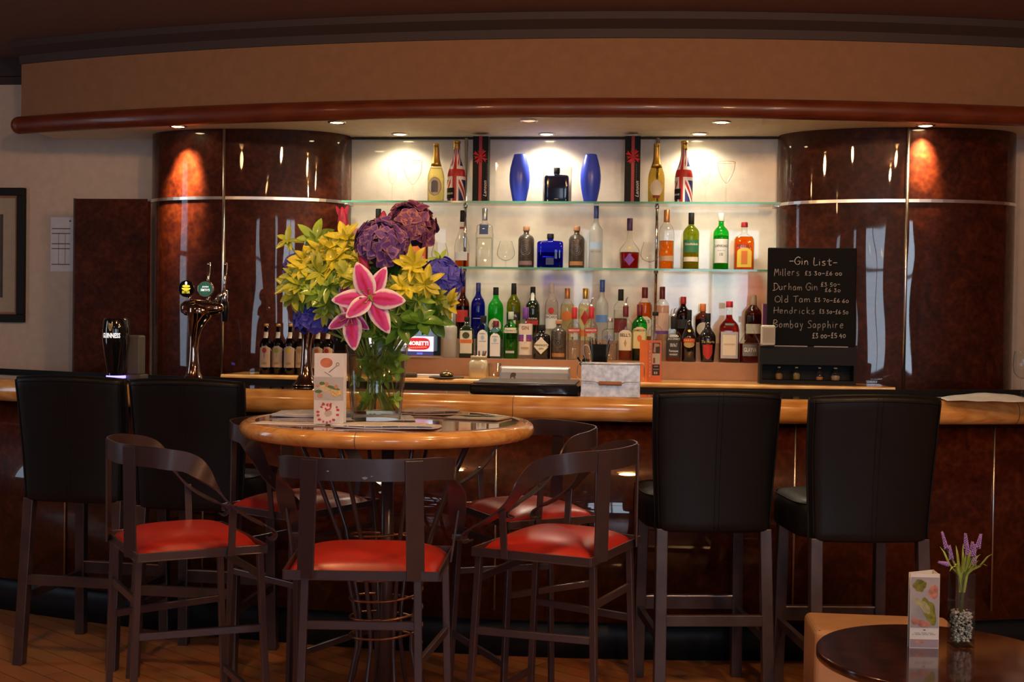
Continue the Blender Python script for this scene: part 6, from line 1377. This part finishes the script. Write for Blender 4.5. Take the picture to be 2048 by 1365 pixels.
# foliage: whorls of leaves on stems
def whorl(label, px, py, dy, n, Lpx, m, wr=.26, group='yellow green leaf sprigs', tilt=.25, name='leaf_sprig', aim=None, arc_=(0, 2*PI), seed=0):
    c = P3(px, py, dy); t = thing(name, label, 'foliage', (0, 0, 0), 0, group); L = Lpx/pxm(c); rr = random.Random(px*31+py+seed)
    f = Vector((rr.uniform(-.5, .5), -1, rr.uniform(-.1, .7))).normalized() if aim is None else Vector(aim).normalized(); x, y, _ = frame(f); mb = MB()
    n = int(n*1.6+.5)
    for k in range(n):
        a = arc_[0]+(arc_[1]-arc_[0])*k/n+rr.uniform(-.22, .22); d = x*math.cos(a)+y*math.sin(a)+f*rr.uniform(-.1, .55)
        petal(mb, c, d, f+Vector((0, 0, .4)), L*rr.uniform(.75, 1.1), L*wr*rr.uniform(.8, 1.1), rr.uniform(-.05, .5), rr.uniform(.1, .5), 5, 7, .88)
    for k in range(max(2, n//3)):
        a = rr.uniform(0, 2*PI); d = (x*math.cos(a)+y*math.sin(a))*.6+f*.9; petal(mb, c, d, f, L*.55, L*wr*.5, .1, .3, 4, 5, .8)
    obj('leaves', mb, m, t); obj('stem', stem_to(MB(), c, .0024), STEM, t)
spots = [(612, 520, -.05, 7, 34, YLEAF, 'star shaped yellow sprig over the violet hydrangea'), (606, 537, -.08, 6, 34, YLEAF, 'low yellow sprig in front of the violet hydrangea'), (648, 505, -.06, 8, 40, YLEAF, 'broad yellow sprig at the upper left'),
         (690, 478, -.05, 8, 40, YLEAF, 'topmost yellow sprig beside the split bud'), (672, 520, -.09, 9, 42, YLEAF, 'dense yellow sprig left of the deep pink bud'), (640, 545, -.09, 8, 40, LEAF, 'yellow green sprig in the middle of the left side'),
         (686, 548, -.12, 8, 34, LEAF, 'yellow green sprig directly left of the large lily'), (600, 570, -.09, 8, 38, LEAF, 'drooping yellow green sprig at the far left'), (580, 572, -.04, 6, 34, LEAF, 'outermost leaf sprig reaching left over the tap'),
         (640, 585, -.10, 9, 40, LEAF2, 'lime sprig left of the lilies'), (660, 572, -.12, 8, 36, LEAF2, 'lime sprig close to the left petal of the large lily'), (606, 598, -.06, 7, 34, LEAF2, 'lime sprig just above the low blue hydrangea'),
         (588, 592, -.08, 5, 40, LEAF, 'thin drooping sprig at the lower left of the bouquet'), (650, 622, -.09, 6, 30, LEAF, 'small sprig between the low blue hydrangea and the second lily'), (825, 533, -.12, 8, 42, YLEAF, 'bright yellow star sprig right of the purple hydrangea'),
         (812, 575, -.12, 6, 38, YLEAF, 'yellow sprig below the bright star sprig'), (850, 568, -.10, 6, 40, YLEAF, 'yellow sprig in front of the bright blue hydrangea'), (786, 572, -.08, 7, 30, LEAF, 'small lime yellow sprig right of the large lily'),
         (873, 596, -.06, 6, 34, LEAF, 'yellow green sprig under the bright blue hydrangea'), (896, 610, -.05, 6, 36, YLEAF, 'drooping yellow sprig at the right end of the bouquet'), (855, 622, -.06, 7, 34, LEAF2, 'lime sprig above the till screen'),
         (630, 480, .0, 5, 44, LEAF2, 'flat lime leaves at the top left'), (575, 483, .02, 3, 30, LEAF, 'single long leaf tip pointing left above the violet hydrangea'), (880, 520, .03, 4, 24, LEAF2, 'small leaf tips above the bright blue hydrangea'), (660, 540, -.03, 8, 40, LEAF, 'inner yellow green sprig behind the left leaves')]
spots += [(622, 556, -.07, 7, 36, LEAF, 'sprig between the violet and the low blue hydrangea'), (656, 603, -.11, 7, 34, LEAF2, 'lime sprig tucked beside the upper petals of the second lily'), (706, 562, -.14, 6, 30, LEAF, 'small sprig touching the top left petal of the large lily'),
          (640, 528, -.07, 8, 38, YLEAF, 'yellow sprig between the star shaped one and the dense one'), (590, 553, -.06, 6, 34, LEAF, 'sprig at the left edge below the violet hydrangea'), (716, 520, -.09, 6, 30, YLEAF, 'yellow sprig just left of the deep pink bud tip'), (672, 590, -.08, 7, 38, LEAF2, 'lime sprig behind the left petal of the large lily'),
          (664, 496, -.07, 8, 38, YLEAF, 'yellow sprig below the topmost yellow sprig'), (702, 500, -.06, 7, 34, LEAF, 'sprig between the topmost yellow one and the purple hydrangea'), (798, 590, -.10, 6, 34, LEAF2, 'lime sprig above the right petal of the large lily'), (838, 600, -.09, 6, 36, LEAF2, 'lime sprig below the yellow right-hand sprigs')]
for px, py, dy, n, L, m, lab in spots: whorl(lab, px, py, dy, n, L*1.06, m, .20)
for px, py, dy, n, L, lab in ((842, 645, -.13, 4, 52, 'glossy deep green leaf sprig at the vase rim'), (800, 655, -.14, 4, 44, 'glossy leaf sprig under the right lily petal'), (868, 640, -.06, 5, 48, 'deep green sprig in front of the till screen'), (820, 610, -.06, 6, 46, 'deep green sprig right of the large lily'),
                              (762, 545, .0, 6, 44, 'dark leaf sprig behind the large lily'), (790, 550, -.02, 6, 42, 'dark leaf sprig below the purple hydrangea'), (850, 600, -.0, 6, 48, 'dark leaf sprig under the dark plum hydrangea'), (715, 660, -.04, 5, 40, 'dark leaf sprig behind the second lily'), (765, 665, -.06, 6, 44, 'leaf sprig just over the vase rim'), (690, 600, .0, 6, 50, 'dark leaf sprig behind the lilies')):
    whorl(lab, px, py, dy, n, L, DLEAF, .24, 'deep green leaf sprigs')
# submerged leaves and bare stems
for i, (px, py, L, lab) in enumerate(((730, 728, 24, 'leaf cluster under the water at the upper left of the vase'), (794, 716, 26, 'leaf cluster at the upper right inside the vase'), (770, 760, 22, 'leaf cluster half way down inside the vase'), (790, 800, 18, 'leaf cluster low on the right inside the vase'), (744, 716, 24, 'leaf cluster under the water near the vase middle'), (716, 760, 20, 'leaf cluster low on the left inside the vase'), (792, 742, 26, 'leaf cluster against the right wall of the vase'), (733, 795, 20, 'leaf cluster near the foot of the vase on the left'), (758, 735, 24, 'leaf cluster at the water line in front of the stems'))):
    whorl(lab, px, py, -.05, 3, L, LEAF2, .27, 'leaves inside the vase', name='submerged_leaf_sprig')
for k, lab in enumerate(('bare brown stem leaning right inside the vase', 'bare brown stem standing upright inside the vase')):
    t = thing('bare_stem', lab, 'stem'); obj('stem', stem_to(MB(), P3((770, 748)[k], (640, 652)[k], -.03), .003), BSTEM, t)

# ================================================================ papers and menu card on the table
NEWS = news_mat('newsprint'); NEWS2 = news_mat('newsprint_pink', (.64, .50, .40), (.16, .10, .09))
def paper(name, label, px, py, L, Wd, rz, m, z0, h=.009, cat='newspaper', sheets=4, curl=.006):
    p = atZ(px, py, TZ); t = thing(name, label, cat, (p.x, p.y, TZ+z0), rz)
    for k in range(sheets):
        z = h*k/sheets; rows = []; r = random.Random(k+px)
        ox, oy = r.uniform(-.006, .006), r.uniform(-.006, .006)
        for i in range(7):
            v = i/6-.5; rows.append([(u*L+ox, v*Wd+oy, z+.0004+curl*(.5+.5*math.sin(5*u+2*v+k*.2))*(.3+abs(v)*1.2)) for u in [j/12-.5 for j in range(13)]])
        o = obj('sheet', MB().grid(rows, uv=False), m, t); s = o.modifiers.new('thick', 'SOLIDIFY'); s.thickness = h/sheets*.75; s.offset = 1
    return t
paper('newspaper', 'folded newspaper at the back left of the table behind the menu card', 628, 832, .27, .17, rad(6), NEWS, .0008, .010)
paper('newspaper', 'folded newspaper lying at the front of the table before the vase', 775, 856, .33, .13, rad(-4), NEWS, .0008, .008)
t_ = paper('newspaper', 'pinkish folded newspaper at the right behind the vase', 862, 829, .21, .12, rad(3), NEWS2, .0008, .014)
m_ = mat('magazine_cover', (.62, .52, .36), .35, noise=.3, nscale=10)
t = paper('magazine', 'magazine with green and yellow cover at the right of the table', 955, 838, .20, .15, rad(-14), m_, .0008, .006, 'magazine', 2, .002)
mb = MB()
for (x, y, rx, ry, sd) in ((-.02, .02, .045, .028, 1), (.03, .03, .03, .02, 2)):
    r = random.Random(sd); mb.add([(x+rx*math.cos(a)*r.uniform(.8, 1.1), y+ry*math.sin(a)*r.uniform(.8, 1.1), .0092) for a in [2*PI*i/14 for i in range(14)]], [tuple(range(14))])
obj('green_picture', mb, mat('cover_green', (.12, .30, .12), .4), t)
mb = MB(); mb.add([(-.075+.022*math.cos(a), .035+.02*math.sin(a), .0092) for a in [2*PI*i/14 for i in range(14)]], [tuple(range(14))]); obj('yellow_picture', mb, mat('cover_yellow', (.66, .48, .05), .4), t)
paper('white_sheet', 'plain white sheet under the menu card at the left of the table', 590, 848, .25, .11, rad(-3), PAPER, .0002, .002, 'paper', 1, .001)
paper('newspaper', 'newspaper flat under the base of the vase', 740, 838, .30, .20, rad(14), NEWS, .0004, .0045, sheets=2, curl=.0012)
b0 = atZ(657, 849, TZ+.006); s = pxm(b0); w = 60/s/2; H = 141/s
t = thing('menu_card', 'tall white menu card with three dish photographs on the round table', 'menu', (b0.x, b0.y, TZ+.007), rad(2))
obj('card', MB().box(-w, w, -.0006, 0, 0, H).obox((0, .030, H/2), (w, .012, 0), (0, .0003, 0), (0, 0, H/2)).obox((-w*.98, .009, H/2), (.0003, .009, 0), (.0003, 0, 0), (0, 0, H/2)), WHITE, t)
Yc = -.0012
top = obj('top_photo', MB().box(-w*.98, w*.98, -.0010, -.0006, H*.667, H*.99), mat('photo_white', (.74, .76, .78), .4), t, label='photograph of a bowl of orange soup')
def ell(cx, cz, rx, rz, y, n=30, rot=0):
    cr, sr = math.cos(rot), math.sin(rot); return [(cx+rx*math.cos(a)*cr-rz*math.sin(a)*sr, y, cz+rx*math.cos(a)*sr+rz*math.sin(a)*cr) for a in [2*PI*i/n for i in range(n)]]
mb = MB().add(ell(-w*.18, H*.86, w*.50, H*.092, Yc), [tuple(range(30))]); obj('bowl_rim', mb, mat('photo_bowl', (.80, .80, .80), .4), top)
mb = MB().add(ell(-w*.18, H*.868, w*.42, H*.070, Yc-.0003), [tuple(range(30))]); obj('soup', mb, mat('soup_orange', (.60, .20, .10), .4, noise=.2, nscale=40), top)
mb = MB().tube([(w*.0, Yc-.0003, H*.735), (w*.52, Yc-.0003, H*.83)], .0012, 5); mb.tube([(x, y-.0003, z) for x, y, z in ell(w*.58, H*.85, w*.10, H*.022, Yc, 14, .6)], .0010, 5, closed=True); mb.tube([(-w*.3, Yc-.0003, H*.74), (w*.2, Yc-.0003, H*.675)], .0008, 5)
obj('spoon', mb, mat('photo_spoon', (.30, .25, .25), .5), top)
mid = obj('middle_photo', MB().box(-w*.98, w*.98, -.0010, -.0006, H*.335, H*.664), mat('photo_grey', (.50, .51, .52), .4), t, label='photograph of filled wraps')
mb = MB(); blob(mb, -w*.05, H*.49, w*.75, H*.055, Yc, 21, rot=-.38); obj('wrap', mb, mat('wrap_cream', (.66, .56, .36), .5, noise=.2, nscale=60), mid)
mb = MB(); blob(mb, -w*.45, H*.575, w*.2, H*.025, Yc-.0002, 22); blob(mb, w*.2, H*.52, w*.55, H*.022, Yc-.0002, 23, rot=-.3); blob(mb, -w*.7, H*.46, w*.25, H*.025, Yc-.0002, 24); obj('salad_leaves', mb, mat('salad_green', (.10, .20, .06), .5), mid)
mb = MB(); blob(mb, -w*.15, H*.56, w*.15, H*.03, Yc-.0004, 25, rot=.6); blob(mb, w*.5, H*.53, w*.14, H*.03, Yc-.0004, 26); blob(mb, -w*.6, H*.40, w*.2, H*.035, Yc-.0004, 27); blob(mb, -w*.75, H*.54, w*.15, H*.02, Yc-.0004, 29); obj('prawns', mb, mat('prawn_pink', (.58, .28, .18), .5), mid)
mb = MB(); blob(mb, w*.40, H*.43, w*.2, H*.045, Yc-.0005, 30); blob(mb, w*.72, H*.445, w*.18, H*.045, Yc-.0005, 31); obj('wrap_ends', mb, mat('wrap_yellow', (.70, .50, .18), .5, noise=.4, nscale=150), mid)
low = obj('bottom_photo', MB().box(-w*.98, w*.98, -.0010, -.0006, H*.01, H*.332), mat('photo_plate_white', (.70, .71, .74), .4), t, label='photograph of a dessert with strawberries')
mb = MB().add(ell(0, H*.16, w*.72, H*.125, Yc), [tuple(range(30))]); obj('plate', mb, mat('photo_bowl', (.80, .80, .80), .4), low)
mb = MB(); blob(mb, -w*.02, H*.15, w*.26, H*.05, Yc-.0003, 33); obj('cake', mb, mat('cake_white', (.55, .52, .46), .5), low)
mb = MB(); r = random.Random(5)
for k in range(14): x = r.uniform(-.5, .15); blob(mb, w*x, H*r.uniform(.19, .29), w*.11, H*.014, Yc-.0005-.00002*k, 40+k, 8, r.uniform(0, 3))
for k, (x, z) in enumerate(((-.72, .17), (-.70, .12), (-.62, .06), (-.35, .03), (-.1, .02), (.12, .035), (.35, .06), (.62, .13), (.62, .20), (.55, .24))): blob(mb, w*x, H*z, w*(.12 if k in (0, 1, 2, 6, 7, 8) else .07), H*.018, Yc-.0005, 60+k, 10)
obj('strawberries', mb, mat('strawberry_red', (.55, .06, .06), .45, noise=.4, nscale=120), low)
